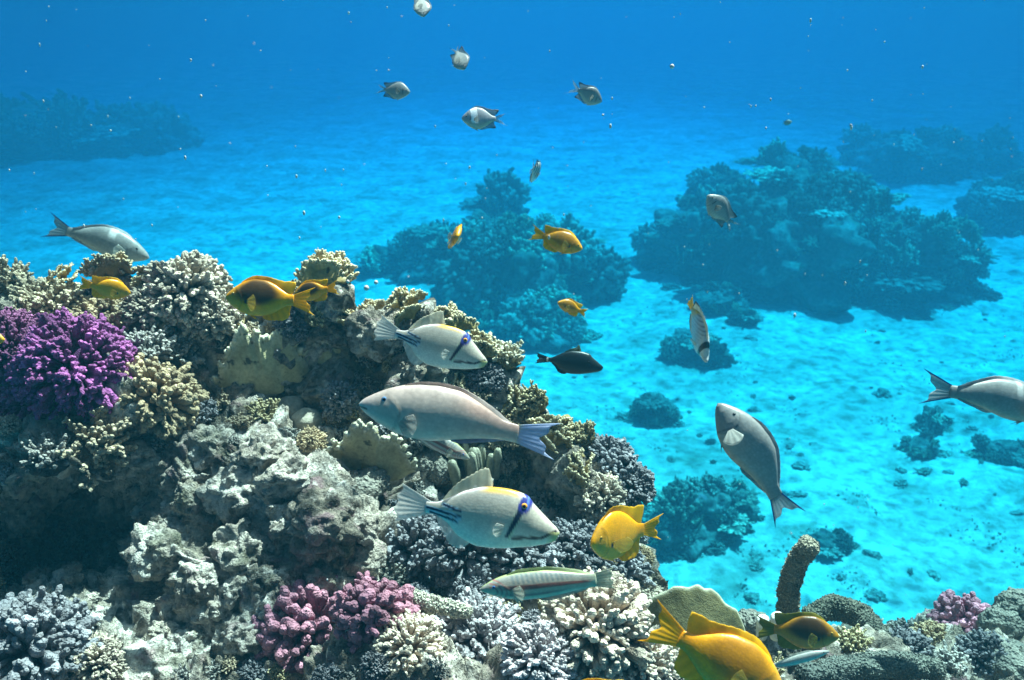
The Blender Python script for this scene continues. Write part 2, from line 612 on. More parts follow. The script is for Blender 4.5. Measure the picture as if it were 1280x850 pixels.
def dome_dirs(n, zmin, rng, jit=0.12):
    i = np.arange(n) + 0.5
    z = 1 - (1 - zmin) * i / n
    ph = i * 2.399963
    d = np.stack([np.sqrt(np.maximum(0, 1 - z * z)) * np.cos(ph), np.sqrt(np.maximum(0, 1 - z * z)) * np.sin(ph), z], -1)
    return norm(d + rng.normal(0, jit, d.shape))


def blob(mb, c, r, col, nu=28, nv=18, lump=0.12, f=2.5, col2=None):
    th = np.linspace(0, 2 * np.pi, nu, endpoint=False)
    ph = np.linspace(0.02, np.pi - 0.02, nv)
    T, Pp = np.meshgrid(th, ph)
    d = np.stack([np.sin(Pp) * np.cos(T), np.sin(Pp) * np.sin(T), np.cos(Pp)], -1)
    nz = fbm(d * f + np.asarray(c) * 3, 3)
    V = np.asarray(c) + d * np.asarray(r) * (1 + lump * nz)[..., None]
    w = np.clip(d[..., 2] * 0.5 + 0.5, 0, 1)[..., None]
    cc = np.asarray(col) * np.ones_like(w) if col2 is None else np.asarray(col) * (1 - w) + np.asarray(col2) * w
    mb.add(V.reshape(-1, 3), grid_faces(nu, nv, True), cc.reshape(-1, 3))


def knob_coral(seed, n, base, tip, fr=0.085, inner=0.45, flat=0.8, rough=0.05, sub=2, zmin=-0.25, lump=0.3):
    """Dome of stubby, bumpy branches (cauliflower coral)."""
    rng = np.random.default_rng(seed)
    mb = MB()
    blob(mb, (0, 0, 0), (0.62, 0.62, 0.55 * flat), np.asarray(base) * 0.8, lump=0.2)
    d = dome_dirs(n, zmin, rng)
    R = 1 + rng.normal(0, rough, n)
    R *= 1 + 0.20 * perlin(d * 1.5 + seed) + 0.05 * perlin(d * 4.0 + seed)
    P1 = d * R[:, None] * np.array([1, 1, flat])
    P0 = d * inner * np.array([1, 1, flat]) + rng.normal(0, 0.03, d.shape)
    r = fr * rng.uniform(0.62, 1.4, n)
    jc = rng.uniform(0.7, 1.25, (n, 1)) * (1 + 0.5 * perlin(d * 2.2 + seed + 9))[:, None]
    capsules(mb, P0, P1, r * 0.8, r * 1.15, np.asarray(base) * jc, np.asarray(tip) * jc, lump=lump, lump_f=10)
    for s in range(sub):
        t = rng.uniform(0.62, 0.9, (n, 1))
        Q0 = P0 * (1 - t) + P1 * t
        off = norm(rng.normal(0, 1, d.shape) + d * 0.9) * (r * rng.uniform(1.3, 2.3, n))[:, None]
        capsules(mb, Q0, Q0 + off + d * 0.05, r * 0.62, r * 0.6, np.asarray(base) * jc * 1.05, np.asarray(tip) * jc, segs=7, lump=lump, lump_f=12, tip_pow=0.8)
    return mb


def finger_coral(seed, n, base, tip, fr=0.05, spread=0.9, twigs=4, up=0.5, flat=0.75, length=1.0):
    """Bush of slim branches with side twigs (staghorn-like, fingers pointing up and out)."""
    rng = np.random.default_rng(seed)
    mb = MB()
    blob(mb, (0, 0, -0.05), (0.55, 0.55, 0.30), np.asarray(base) * 0.7, lump=0.2)
    d = dome_dirs(n, 0.05, rng, 0.15)
    d2 = norm(d + np.array([0, 0, up]))
    P0 = d * np.array([1, 1, 0.3]) * rng.uniform(0.1, 0.55, (n, 1)) * spread
    LL = length * rng.uniform(0.55, 1.0, (n, 1)) * (0.55 + 0.25 * perlin(d * 1.5 + seed)[:, None])
    P1 = P0 + d2 * LL
    P1[:, 2] *= flat + 0.2
    r = fr * rng.uniform(0.8, 1.25, n)
    jc = rng.uniform(0.8, 1.2, (n, 1))
    capsules(mb, P0, P1, r * 1.2, r * 0.8, np.asarray(base) * jc, np.asarray(tip) * jc, lump=0.22, lump_f=14, tip_pow=2.5)
    for s in range(twigs):
        t = rng.uniform(0.3, 0.9, (n, 1))
        Q0 = P0 * (1 - t) + P1 * t
        dd = norm(d2 * 0.9 + rng.normal(0, 0.6, d.shape))
        ll = LL * rng.uniform(0.18, 0.38, (n, 1))
        capsules(mb, Q0, Q0 + dd * ll, r * 0.85, r * 0.62, np.asarray(base) * jc, np.asarray(tip) * jc, segs=7, lump=0.2, lump_f=14, tip_pow=1.6)
    return mb


def blade_coral(seed, plates, base, tip, width=1.6, height=1.0, fingers=16, curl=0.25, thick=0.045, flen=0.17):
    """Upright wavy plates with a frilled edge of pale fingers (fire coral)."""
    rng = np.random.default_rng(seed)
    mb = MB()
    for p in range(plates):
        w = width * rng.uniform(0.65, 1.05) if p else width
        h = height * rng.uniform(0.6, 1.0) if p else height
        rot = rng.uniform(-0.7, 0.7) if p else rng.uniform(-0.2, 0.2)
        offx, offy = (rng.uniform(-0.5, 0.5) * width * 0.5, rng.uniform(-0.5, 0.55)) if p else (0.0, 0.0)
        lean = rng.uniform(-0.25, 0.35)
        nu, nv = 44, 20
        u = np.linspace(-1, 1, nu); v = np.linspace(0, 1, nv)
        sd = rng.uniform(0, 50)
        shape = (1 - 0.85 * np.abs(u) ** 2.6) * (0.85 + 0.30 * perlin(np.stack([u * 2.2 + sd, u * 0, u * 0], -1)) + 0.14 * perlin(np.stack([u * 8 + sd, u * 0 + 4, u * 0], -1)))
        shape = np.clip(shape, 0.12, None)
        U, V = np.meshgrid(u, v)
        fan = 0.62 + 0.38 * V
        X = U * w * 0.5 * fan
        Zz = V * h * shape[None]
        cen = curl * perlin(np.stack([U * 1.6 + sd, V * 1.2, U * 0 + 9], -1)) + lean * V ** 1.5 * h
        tk = thick * (1.25 - 0.6 * V) * (1 + 0.35 * perlin(np.stack([U * 6, V * 6, U * 0 + sd], -1)))
        tk = tk * np.clip((1.02 - np.abs(U)) * 9, 0.1, 1) * np.clip((1.01 - V) * 14, 0.15, 1)
        fr = np.stack([X, cen - tk, Zz], -1)
        bk = np.stack([X, cen + tk, Zz], -1)
        c, s = math.cos(rot), math.sin(rot)
        M = np.array([[c, -s, 0], [s, c, 0], [0, 0, 1]])
        off = np.array([offx, offy, -0.06])
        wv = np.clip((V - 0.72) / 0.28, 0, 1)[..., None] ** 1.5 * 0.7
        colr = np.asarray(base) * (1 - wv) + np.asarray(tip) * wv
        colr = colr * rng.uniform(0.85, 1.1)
        f = grid_faces(nu, nv)
        # close the rim by joining the two sheets with strips
        vv = np.concatenate([fr.reshape(-1, 3), bk.reshape(-1, 3)]) @ M.T + off
        n0 = nu * nv
        strip = []
        top = (nv - 1) * nu
        i = np.arange(nu - 1)
        strip.append(np.stack([top + i, top + i + 1, n0 + top + i + 1, n0 + top + i], -1))
        j = np.arange(nv - 1)
        strip.append(np.stack([j * nu + nu - 1, n0 + j * nu + nu - 1, n0 + (j + 1) * nu + nu - 1, (j + 1) * nu + nu - 1], -1))
        strip.append(np.stack([(j + 1) * nu, n0 + (j + 1) * nu, n0 + j * nu, j * nu], -1))
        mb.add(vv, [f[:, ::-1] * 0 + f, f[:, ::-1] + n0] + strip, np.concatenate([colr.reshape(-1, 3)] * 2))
        # frill
        nf = int(fingers * w / width * 1.6)
        uu = np.linspace(-0.97, 0.97, nf) + rng.normal(0, 0.02, nf)
        ii = np.clip(((uu + 1) / 2 * (nu - 1)).astype(int), 0, nu - 1)
        base_p = np.stack([uu * w * 0.5, cen[-2, ii], h * shape[ii] * 0.90], -1)
        dirs = norm(np.stack([uu * 0.9 + rng.normal(0, 0.25, nf), rng.normal(0, 0.30, nf), np.ones(nf)], -1))
        ln = flen * rng.uniform(0.6, 1.3, (nf, 1))
        P0 = base_p @ M.T + off
        P1 = (base_p + dirs * ln) @ M.T + off
        rr = thick * rng.uniform(0.75, 1.15, nf)
        capsules(mb, P0, P1, rr * 1.15, rr * 0.95, np.asarray(base), np.asarray(tip), segs=7, lump=0.25, lump_f=14, tip_pow=1.2)
        tt_ = rng.uniform(0.3, 0.75, (nf, 1))
        Q0 = P0 * (1 - tt_) + P1 * tt_
        dd = norm(rng.normal(0, 1, (nf, 3)) * np.array([1, 0.6, 0.4]) + np.array([0, 0, 0.6])) * ln * 0.55
        capsules(mb, Q0, Q0 + dd, rr * 0.8, rr * 0.75, np.asarray(base), np.asarray(tip), segs=6, lump=0.2, lump_f=14, tip_pow=0.9)
    return mb


def column_coral(seed, n, base, tip, fr=0.16):
    rng = np.random.default_rng(seed)
    mb = MB()
    a = rng.uniform(0, 2 * np.pi, n); q = np.sqrt(rng.uniform(0, 1, n)) * 0.75
    P0 = np.stack([q * np.cos(a), q * np.sin(a), np.full(n, -0.2)], -1)
    P1 = P0 * np.array([1.25, 1.25, 0]) + np.stack([0 * a, 0 * a, rng.uniform(0.55, 1.25, n)], -1)
    r = fr * rng.uniform(0.8, 1.2, n)
    capsules(mb, P0, P1, r, r * 0.85, base, tip, segs=12, lump=0.15, lump_f=5, tip_pow=3)
    return mb


def lump_coral(seed, n, base, top, spread=0.55, lump=0.10, f=2.2):
    rng = np.random.default_rng(seed)
    mb = MB()
    for i in range(n):
        a = rng.uniform(0, 6.28)
        q = 0 if n == 1 else spread * rng.uniform(0.5, 1)
        r = 1.0 if n == 1 else rng.uniform(0.45, 0.75)
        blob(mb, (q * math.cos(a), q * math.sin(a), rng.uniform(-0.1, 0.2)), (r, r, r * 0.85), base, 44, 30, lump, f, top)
    return mb


def rock_lump(seed, rough=0.42):
    mb = MB()
    nu, nv = 90, 60
    th = np.linspace(0, 2 * np.pi, nu, endpoint=False); ph = np.linspace(0.02, np.pi - 0.02, nv)
    T, Pp = np.meshgrid(th, ph)
    d = np.stack([np.sin(Pp) * np.cos(T), np.sin(Pp) * np.sin(T), np.cos(Pp)], -1)
    q = d * 1.5 + seed * 3.7
    V = d * (1 + rough * fbm(q * 0.9, 2) + rough * 0.28 * billow(q * 1.6, 2) + 0.05 * fbm(q * 6, 3))[..., None] * np.array([1, 1, 0.75])
    mb.add(V.reshape(-1, 3), grid_faces(nu, nv, True))
    return mb


def tube(mb, pts, radii, c0, c1, segs=44, n=60, lump=0.12, f=14, fuzz=0.0):
    pts = np.asarray(pts, float)
    t = np.linspace(0, 1, len(pts)); q = np.linspace(0, 1, n)
    # smooth the path by repeated averaging of a dense polyline
    P = np.stack([np.interp(q, t, pts[:, k]) for k in range(3)], -1)
    for _ in range(n // 3):
        P[1:-1] = (P[:-2] + P[1:-1] * 2 + P[2:]) / 4
    r = np.interp(q, np.linspace(0, 1, len(radii)), radii)
    cap = np.sqrt(np.clip(1 - (1 - np.minimum(1, (1 - q) * n / 7.0)) ** 2, 0.02, 1)) * np.sqrt(np.clip(1 - (1 - np.minimum(1, q * n / 5.0)) ** 2, 0.05, 1))
    r = r * cap
    tg = norm(np.gradient(P, axis=0))
    ref = np.array([0.3, 0.9, 0.2])
    e1 = norm(np.cross(tg, ref)); e2 = np.cross(tg, e1)
    th = np.linspace(0, 2 * np.pi, segs, endpoint=False)
    ring = e1[:, None] * np.cos(th)[None, :, None] + e2[:, None] * np.sin(th)[None, :, None]
    V = P[:, None] + ring * r[:, None, None]
    sc = 1.0 / max(np.mean(radii), 1e-4)
    nz = fbm(V * sc * 0.9, 3) + 0.55 * fuzz * fbm(V * sc * 6.0, 3)
    V = V + ring * (nz * lump)[..., None] * r[:, None, None] * 1.6
    w = q[:, None, None] * np.ones((1, segs, 1))
    cc = np.asarray(c0) * (1 - w) + np.asarray(c1) * w
    mb.add(V.reshape(-1, 3), grid_faces(segs, n, True)[:, ::-1], cc.reshape(-1, 3))
    return V, ring, cc


# ------------------------------------------------------------------ coral meshes (shared by the copies)
def L(*c):
    return tuple(c)


MESH = {}


def mesh_of(kind):
    if kind in MESH:
        return MESH[kind]
    name, arg = kind.split(":") if ":" in kind else (kind, "0")
    s = int(arg)
    if name == "grey":      # grey dome of blunt knobs
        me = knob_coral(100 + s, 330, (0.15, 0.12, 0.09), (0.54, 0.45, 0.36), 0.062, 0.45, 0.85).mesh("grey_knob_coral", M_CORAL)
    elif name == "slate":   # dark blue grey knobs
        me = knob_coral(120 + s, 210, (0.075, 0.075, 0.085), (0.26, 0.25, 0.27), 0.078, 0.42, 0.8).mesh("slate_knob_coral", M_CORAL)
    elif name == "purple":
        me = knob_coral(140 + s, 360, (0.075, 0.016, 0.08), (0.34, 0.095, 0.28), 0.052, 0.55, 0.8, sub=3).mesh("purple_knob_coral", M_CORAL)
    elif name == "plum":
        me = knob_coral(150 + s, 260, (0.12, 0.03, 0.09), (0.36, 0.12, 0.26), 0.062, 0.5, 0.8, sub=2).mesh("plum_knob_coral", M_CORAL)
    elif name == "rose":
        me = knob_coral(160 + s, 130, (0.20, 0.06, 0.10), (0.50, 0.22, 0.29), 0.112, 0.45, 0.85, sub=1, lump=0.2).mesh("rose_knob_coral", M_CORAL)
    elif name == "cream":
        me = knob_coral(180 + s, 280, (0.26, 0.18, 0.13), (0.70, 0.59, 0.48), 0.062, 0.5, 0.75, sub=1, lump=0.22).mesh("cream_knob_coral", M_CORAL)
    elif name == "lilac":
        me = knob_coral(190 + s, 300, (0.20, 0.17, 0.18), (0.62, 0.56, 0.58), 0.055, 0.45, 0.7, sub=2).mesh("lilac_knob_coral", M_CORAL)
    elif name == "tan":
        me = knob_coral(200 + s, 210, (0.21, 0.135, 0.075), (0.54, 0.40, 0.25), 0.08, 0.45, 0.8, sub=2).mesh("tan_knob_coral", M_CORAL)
    elif name == "olive":
        me = finger_coral(220 + s, 60, (0.19, 0.15, 0.065), (0.55, 0.46, 0.28), 0.06, twigs=5).mesh("olive_branch_coral", M_CORAL)
    elif name == "silver":
        me = finger_coral(230 + s, 70, (0.18, 0.13, 0.08), (0.64, 0.52, 0.37), 0.055, twigs=5).mesh("silver_branch_coral", M_CORAL)
    elif name == "dusk":
        me = finger_coral(240 + s, 60, (0.08, 0.075, 0.07), (0.42, 0.39, 0.36), 0.06, twigs=4).mesh("dusky_branch_coral", M_CORAL)
    elif name == "straw":
        me = finger_coral(250 + s, 70, (0.32, 0.25, 0.12), (0.78, 0.72, 0.58), 0.06, twigs=4, up=0.8).mesh("straw_branch_coral", M_CORAL)
    elif name == "fire":
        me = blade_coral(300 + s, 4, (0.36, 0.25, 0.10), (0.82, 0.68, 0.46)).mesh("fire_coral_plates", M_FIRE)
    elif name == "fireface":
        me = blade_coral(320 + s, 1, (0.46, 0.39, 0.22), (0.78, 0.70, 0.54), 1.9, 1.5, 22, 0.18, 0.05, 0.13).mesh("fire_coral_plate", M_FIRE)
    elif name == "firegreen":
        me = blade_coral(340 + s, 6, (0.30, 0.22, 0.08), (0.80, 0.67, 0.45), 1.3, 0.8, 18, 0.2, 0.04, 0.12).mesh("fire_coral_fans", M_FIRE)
    elif name == "column":
        me = column_coral(360 + s, 16, (0.20, 0.20, 0.15), (0.42, 0.40, 0.30)).mesh("column_coral", M_SMOOTH)
    elif name == "lump":
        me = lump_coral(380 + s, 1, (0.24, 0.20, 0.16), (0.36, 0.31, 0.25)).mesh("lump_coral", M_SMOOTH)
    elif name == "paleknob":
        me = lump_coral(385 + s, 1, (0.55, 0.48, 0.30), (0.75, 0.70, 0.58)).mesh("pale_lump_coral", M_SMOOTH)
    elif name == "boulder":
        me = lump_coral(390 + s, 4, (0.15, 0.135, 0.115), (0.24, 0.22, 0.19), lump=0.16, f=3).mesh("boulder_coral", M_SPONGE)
    elif name == "fuzz":
        me = knob_coral(400 + s, 420, (0.20, 0.19, 0.17), (0.34, 0.32, 0.28), 0.035, 0.75, 0.85, 0.04, 0, -0.6).mesh("fuzzy_coral", M_SPONGE)
    elif name == "rock":
        me = rock_lump(1 + s).mesh("rock_lump", M_ROCK2)
    elif name == "darkrock":
        me = rock_lump(20 + s).mesh("dark_rock_lump", M_ROCK)
    MESH[kind] = me
    return me


def colony(name, kind, px, py, rpx, label, cat="coral", squash=1.0, spin=None, tilt=0.5, sink=0.35, group=None, face=False, toward=0.0):
    """A coral (or rock) growing on the reef where the view through (px, py) meets it; rpx is its radius in photo pixels."""
    h, n, dist = cast(px, py)
    r = rpx / FPX * (h - CAM).dot(FWD)
    axis = (n * tilt + Vector((0, 0, 1)) * (1 - tilt) + (CAM - h).normalized() * toward).normalized()
    q = Vector((0, 0, 1)).rotation_difference(axis)
    o = link(name, mesh_of(kind))
    z = random.uniform(0, 6.28) if spin is None else spin
    if face:
        z = math.atan2(-h.x, h.y) * -0.0 + (spin or 0.0)
    o.rotation_mode = 'QUATERNION'
    o.rotation_quaternion = q @ Quaternion((0, 0, 1), z)
    o.scale = (r, r, r * squash)
    # centre the colony on the sight line: lift it off the rock by a part of its radius
    o.location = h + axis * (r * (0.0 if face else 0.15)) - axis * (r * sink * 0.3)
    tag(o, label, cat, group)
    return o

# ------------------------------------------------------------------ the corals, one by one
T = [
    # name, kind, px, py, r, label, options
    ("branching_coral", "silver:0", 12, 352, 48, "pale grey branching coral at the far left end of the reef crest", {}),
    ("branching_coral", "silver:1", 62, 385, 60, "large lavender grey branching coral below the grey parrotfish tail", {}),
    ("fire_coral", "fire:0", 78, 335, 30, "small tan frilled coral on the crest under the grey parrotfish belly", {"toward": -0.1}),
    ("fire_coral", "fire:1", 138, 342, 34, "tan frilled coral hiding the belly of the parrotfish on the crest", {}),
    ("fire_coral", "fire:2", 185, 325, 24, "little frilled coral just beyond the parrotfish snout", {}),
    ("cauliflower_coral", "grey:0", 232, 352, 58, "big grey domed cauliflower coral crowning the left reef crest", {"tilt": 0.3}),
    ("cauliflower_coral", "grey:1", 262, 400, 40, "grey cauliflower coral with shaded side below the crowning dome", {}),
    ("cauliflower_coral", "grey:2", 190, 392, 40, "grey knobbly coral between the small yellow damselfish and the dome", {}),
    ("cauliflower_coral", "tan:0", 132, 402, 42, "tan knobbly coral directly under the small yellow damselfish", {}),
    ("branching_coral", "dusk:0", 180, 440, 46, "dusky branching coral above the purple coral's right shoulder", {}),
    ("branching_coral", "dusk:1", 226, 445, 40, "dark branching coral in the hollow right of the purple coral", {}),
    ("branching_coral", "silver:2", 40, 408, 42, "pale branching coral just above the purple corals", {}),
    ("purple_coral", "plum:0", 10, 435, 46, "dark plum cauliflower coral cut off by the left picture edge", {}),
    ("purple_coral", "purple:0", 96, 462, 72, "bright violet cauliflower coral, the largest of the purple ones", {"tilt": 0.4}),
    ("purple_coral", "plum:1", 45, 505, 48, "shaded purple coral below the bright violet one", {}),
    ("cauliflower_coral", "tan:1", 195, 505, 58, "beige blunt-fingered coral right of the violet coral", {"tilt": 0.4}),
    ("branching_coral", "silver:3", 122, 560, 62, "blue grey branching coral with white tips below the violet coral", {}),
    ("branching_coral", "dusk:2", 60, 575, 48, "dark branching coral left of the white-tipped branching coral", {}),
    ("dead_coral", "rock:1", 245, 475, 20, "small sunlit white lump in the dark hollow", {"cat": "dead coral"}),
    ("dead_coral", "rock:2", 30, 632, 34, "rough sunlit lump at the left edge above the dark cave", {"cat": "dead coral"}),
    ("fire_coral", "fireface:0", 332, 482, 64, "broad spotted olive plate coral below the brown and yellow damselfish", {"face": True, "tilt": 0.2, "spin": 0.15}),
    ("fire_coral", "fireface:1", 400, 448, 52, "shaded greenish plate coral under the hidden small damselfish", {"face": True, "tilt": 0.2, "spin": -0.25}),
    ("fire_coral", "fire:3", 335, 378, 26, "frilled coral peeping over the back of the brown and yellow damselfish", {}),
    ("fire_coral", "fire:4", 412, 352, 40, "tall cream frilled coral at the middle of the reef crest", {"tilt": 0.2}),
    ("fire_coral", "fire:0", 440, 395, 30, "small frilled coral right below the tall crest coral", {}),
    ("fire_coral", "fire:2", 300, 384, 26, "small frilled coral on the crest under the brown and yellow damselfish chin", {}),
    ("fire_coral", "fire:1", 376, 372, 30, "low cream frilled coral left of the tall crest coral", {}),
    ("fire_coral", "fire:3", 466, 392, 28, "low frilled coral in the dip of the crest right of the tall coral", {}),
    ("knob_coral", "olive:0", 330, 520, 30, "small dark olive knobbly coral at the foot of the spotted plate", {}),
    ("stone_coral", "lump:0", 364, 512, 19, "upper of two smooth beige round stone corals", {"cat": "coral"}),
    ("stone_coral", "lump:1", 384, 530, 19, "lower of two smooth beige round stone corals", {}),
    ("fire_coral", "firegreen:0", 508, 366, 38, "cream frilled coral on the crest left of the upper triggerfish dorsal fin", {}),
    ("fire_coral", "firegreen:1", 556, 388, 42, "frilled coral on the crest right above the upper triggerfish back", {}),
    ("fire_coral", "firegreen:2", 600, 418, 38, "frilled coral on the sloping crest above the triggerfish eye", {}),
    ("branching_coral", "straw:0", 632, 442, 36, "yellow branching coral with white tips before the upper triggerfish snout", {}),
    ("branching_coral", "olive:1", 668, 472, 32, "olive branching coral on the slope below the black triggerfish tail", {}),
    ("fire_coral", "firegreen:3", 702, 500, 34, "greenish frilled coral on the slope under the black triggerfish", {}),
    ("branching_coral", "olive:2", 728, 535, 30, "olive branching coral low on the right reef slope", {}),
    ("fire_coral", "firegreen:4", 650, 505, 36, "fan-like ochre coral with white rims above the big parrotfish tail", {"toward": 0.2}),
    ("fire_coral", "firegreen:0", 690, 545, 40, "fan-like ochre coral with white rims right of the blue tail fin", {"toward": 0.2}),
    ("fire_coral", "firegreen:2", 722, 590, 36, "shaded frilled coral on the right reef slope, lowest of the fans", {}),
    ("cauliflower_coral", "slate:0", 762, 570, 38, "blue grey knobbly coral on the right edge of the reef", {}),
    ("cauliflower_coral", "slate:1", 790, 605, 30, "blue grey knobbly coral at the outermost right bulge of the reef", {}),
    ("cauliflower_coral", "grey:3", 752, 625, 34, "grey knobbly coral above the yellow damselfish on the right slope", {}),
    ("dead_coral", "darkrock:1", 470, 415, 34, "rubbly dark lump under the upper triggerfish tail fin", {"cat": "dead coral"}),
    ("dead_coral", "darkrock:2", 520, 470, 36, "purplish dark rubble lump below the upper triggerfish belly", {"cat": "dead coral"}),
    ("stone_coral", "paleknob:0", 549, 479, 12, "tiny pale yellow round knob just above the big parrotfish back", {}),
    ("fire_coral", "fireface:2", 462, 590, 62, "large yellow ochre spotted plate coral under the parrotfish head", {"face": True, "tilt": 0.15, "spin": 0.05, "toward": 0.1}),
    ("stone_coral", "boulder:0", 452, 612, 34, "grey lumpy boulder coral leaning on the ochre plate", {}),
    ("stone_coral", "boulder:1", 536, 585, 26, "pale grey lumpy coral right of the ochre plate", {}),
    ("column_coral", "column:0", 592, 590, 38, "thick greenish finger columns below the parrotfish belly", {"tilt": 0.1}),
    ("branching_coral", "straw:1", 636, 610, 30, "cream slim-fingered coral above the lower triggerfish back", {"tilt": 0.6}),
    ("branching_coral", "straw:2", 552, 600, 18, "little white-fingered coral over the lower triggerfish tail", {}),
    ("branching_coral", "dusk:3", 690, 630, 40, "dark branching coral in the shade behind the lower triggerfish eye", {}),
    ("cauliflower_coral", "slate:2", 520, 690, 48, "dark knobbly coral left under the lower triggerfish", {}),
    ("cauliflower_coral", "slate:3", 585, 690, 56, "large dark blue knobbly coral right under the lower triggerfish belly", {"tilt": 0.3}),
    ("cauliflower_coral", "slate:0", 655, 700, 50, "dark knobbly coral between the lower triggerfish and the striped wrasse", {}),
    ("cauliflower_coral", "slate:1", 722, 690, 42, "dark knobbly coral below the lower triggerfish snout", {}),
    ("cauliflower_coral", "slate:2", 775, 715, 36, "blue grey knobbly coral below the deep yellow damselfish", {}),
    ("cauliflower_coral", "grey:0", 795, 755, 34, "grey knobbly coral right of the striped wrasse tail", {}),
    ("rose_coral", "rose:0", 388, 792, 64, "rosy pink cauliflower coral at the bottom, left half of the pair", {"tilt": 0.4}),
    ("rose_coral", "rose:1", 468, 772, 50, "mauve pink cauliflower coral at the bottom, shaded right half of the pair", {"tilt": 0.4}),
    ("soft_coral", "fuzz:0", 485, 730, 34, "fuzzy grey beige ball of soft coral behind the pink corals", {"cat": "soft coral"}),
    ("cauliflower_coral", "cream:0", 512, 812, 48, "cream knobbly coral between the pink coral and the lilac one", {}),
    ("cauliflower_coral", "lilac:0", 598, 805, 66, "pale lilac knobbly coral at the bottom below the striped wrasse head", {"tilt": 0.4}),
    ("cauliflower_coral", "cream:1", 742, 790, 74, "big cream knobbly coral under the striped wrasse tail", {"tilt": 0.4}),
    ("cauliflower_coral", "lilac:1", 672, 825, 50, "lilac knobbly coral at the bottom between cream and pale lilac colonies", {}),
    ("cauliflower_coral", "cream:2", 800, 835, 46, "cream knobbly coral at the bottom beside the orange damselfish tail", {}),
    ("plate_sponge", "fuzz:1", 700, 805, 28, "flat round tan sponge resting among the cream knobs", {"cat": "sponge", "squash": 0.45, "toward": 0.8}),
    ("cauliflower_coral", "slate:4", 40, 815, 74, "blunt-knobbed blue grey coral filling the bottom left corner", {"tilt": 0.4}),
    ("cauliflower_coral", "grey:2", 122, 830, 34, "small blunt-knobbed grey coral right of the bottom left corner colony", {}),
    ("dead_coral", "rock:3", 236, 806, 30, "white sunlit lump below the grey rock face", {"cat": "dead coral"}),
    ("rock", "rock:4", 182, 838, 38, "flat pale greenish slab at the bottom edge", {"cat": "rock", "squash": 0.6}),
    ("dead_coral", "rock:5", 306, 795, 28, "white crumbly lump just left of the pink coral", {"cat": "dead coral"}),
    ("rock", "rock:6", 330, 572, 36, "sunlit white rock left of the ochre plate coral", {"cat": "rock"}),
    ("rock", "rock:7", 300, 615, 40, "pale bright pitted rock in the middle of the rock face", {"cat": "rock"}),
    ("rock", "darkrock:3", 408, 655, 46, "grey rounded boulder with a white rim below the ochre plate", {"cat": "rock"}),
    ("rock", "rock:8", 358, 600, 34, "knobbly pale rock touching the ochre plate's foot", {"cat": "rock"}),
    ("rock", "rock:9", 262, 560, 30, "white rock shelf below the beige coral", {"cat": "rock"}),
    ("rock", "rock:0", 195, 690, 34, "pitted pale ledge above the dark lower hollow", {"cat": "rock"}),
    ("rock", "rock:2", 300, 690, 32, "crumbling pale ledge above the pink corals", {"cat": "rock"}),
    ("dead_coral", "rock:5", 455, 700, 26, "white crumbly lump behind the fuzzy soft coral", {"cat": "dead coral"}),
    ("branching_coral", "olive:3", 860, 815, 32, "olive branching coral below the leaf-like plate coral", {}),
    ("stone_coral", "boulder:2", 946, 768, 26, "small tan lumpy coral at the foot of the upright rope sponge", {}),
    ("branching_coral", "dusk:1", 1130, 790, 34, "greenish dark branching coral on the right ledge", {}),
    ("dead_coral", "rock:7", 1164, 778, 16, "small white lump on the right ledge", {"cat": "dead coral"}),
    ("cauliflower_coral", "rose:2", 1206, 782, 40, "mauve tipped knobbly coral on the right ledge", {"tilt": 0.2}),
    ("stone_coral", "boulder:3", 1266, 775, 42, "tan boulder coral at the right picture edge", {}),
    ("stone_coral", "boulder:0", 1262, 832, 44, "shaded lumpy coral in the bottom right corner", {}),
    ("branching_coral", "dusk:0", 1180, 835, 40, "dark branching coral at the bottom below the mauve coral", {}),
    ("branching_coral", "olive:1", 1062, 806, 34, "dark olive branching coral under the arch of the bent rope sponge", {}),
    ("cauliflower_coral", "slate:0", 1128, 822, 36, "dark knobbly coral just right of the bent rope sponge foot", {}),
    ("cauliflower_coral", "slate:3", 1228, 822, 34, "dark knobbly coral left of the bottom right corner", {}),
    ("branching_coral", "dusk:3", 1090, 790, 26, "small dusky coral behind the bent rope sponge", {}),
    ("branching_coral", "olive:0", 960, 838, 30, "olive branching coral by the tail of the thin silver fish", {}),
    ("cauliflower_coral", "slate:1", 1010, 812, 28, "dark knobbly coral beneath the dark olive damselfish", {}),
    ("dead_coral", "darkrock:4", 1100, 830, 44, "dark crusty mound at the bottom of the right ledge", {"cat": "dead coral"}),
    ("dead_coral", "darkrock:5", 1020, 835, 38, "dark crusty mound under the thin silver fish", {"cat": "dead coral"}),
]
OCC = []
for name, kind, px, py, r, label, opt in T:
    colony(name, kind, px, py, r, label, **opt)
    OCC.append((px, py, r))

# small colonies in the gaps
FILL = ["slate:1", "dusk:1", "grey:2", "olive:3", "dusk:3", "slate:3", "tan:0", "firegreen:1", "silver:2"]
rng = np.random.default_rng(5)
nfill = 0
for _ in range(4000):
    if nfill >= 130:
        break
    px = rng.uniform(-60, 1290); py = rng.uniform(330, 850)
    top = np.interp(px, RIDGE_X, RIDGE_Y)
    if py < top + 4:
        continue
    if 20 < px < 470 and 560 < py < 830:        # bare rock face
        continue
    if any((px - a) ** 2 + (py - b_) ** 2 < (0.78 * c + 6) ** 2 for a, b_, c in OCC):
        continue
    r = rng.uniform(13, 26)
    kind = FILL[rng.integers(len(FILL))]
    if px < 480 and kind.startswith("fire"):
        kind = "dusk:2"
    colony("small_coral", kind, px, py, r, "small coral tuft filling a gap between the bigger reef corals", "coral", group="small corals in the gaps of the reef")
    OCC.append((px, py, r))
    nfill += 1

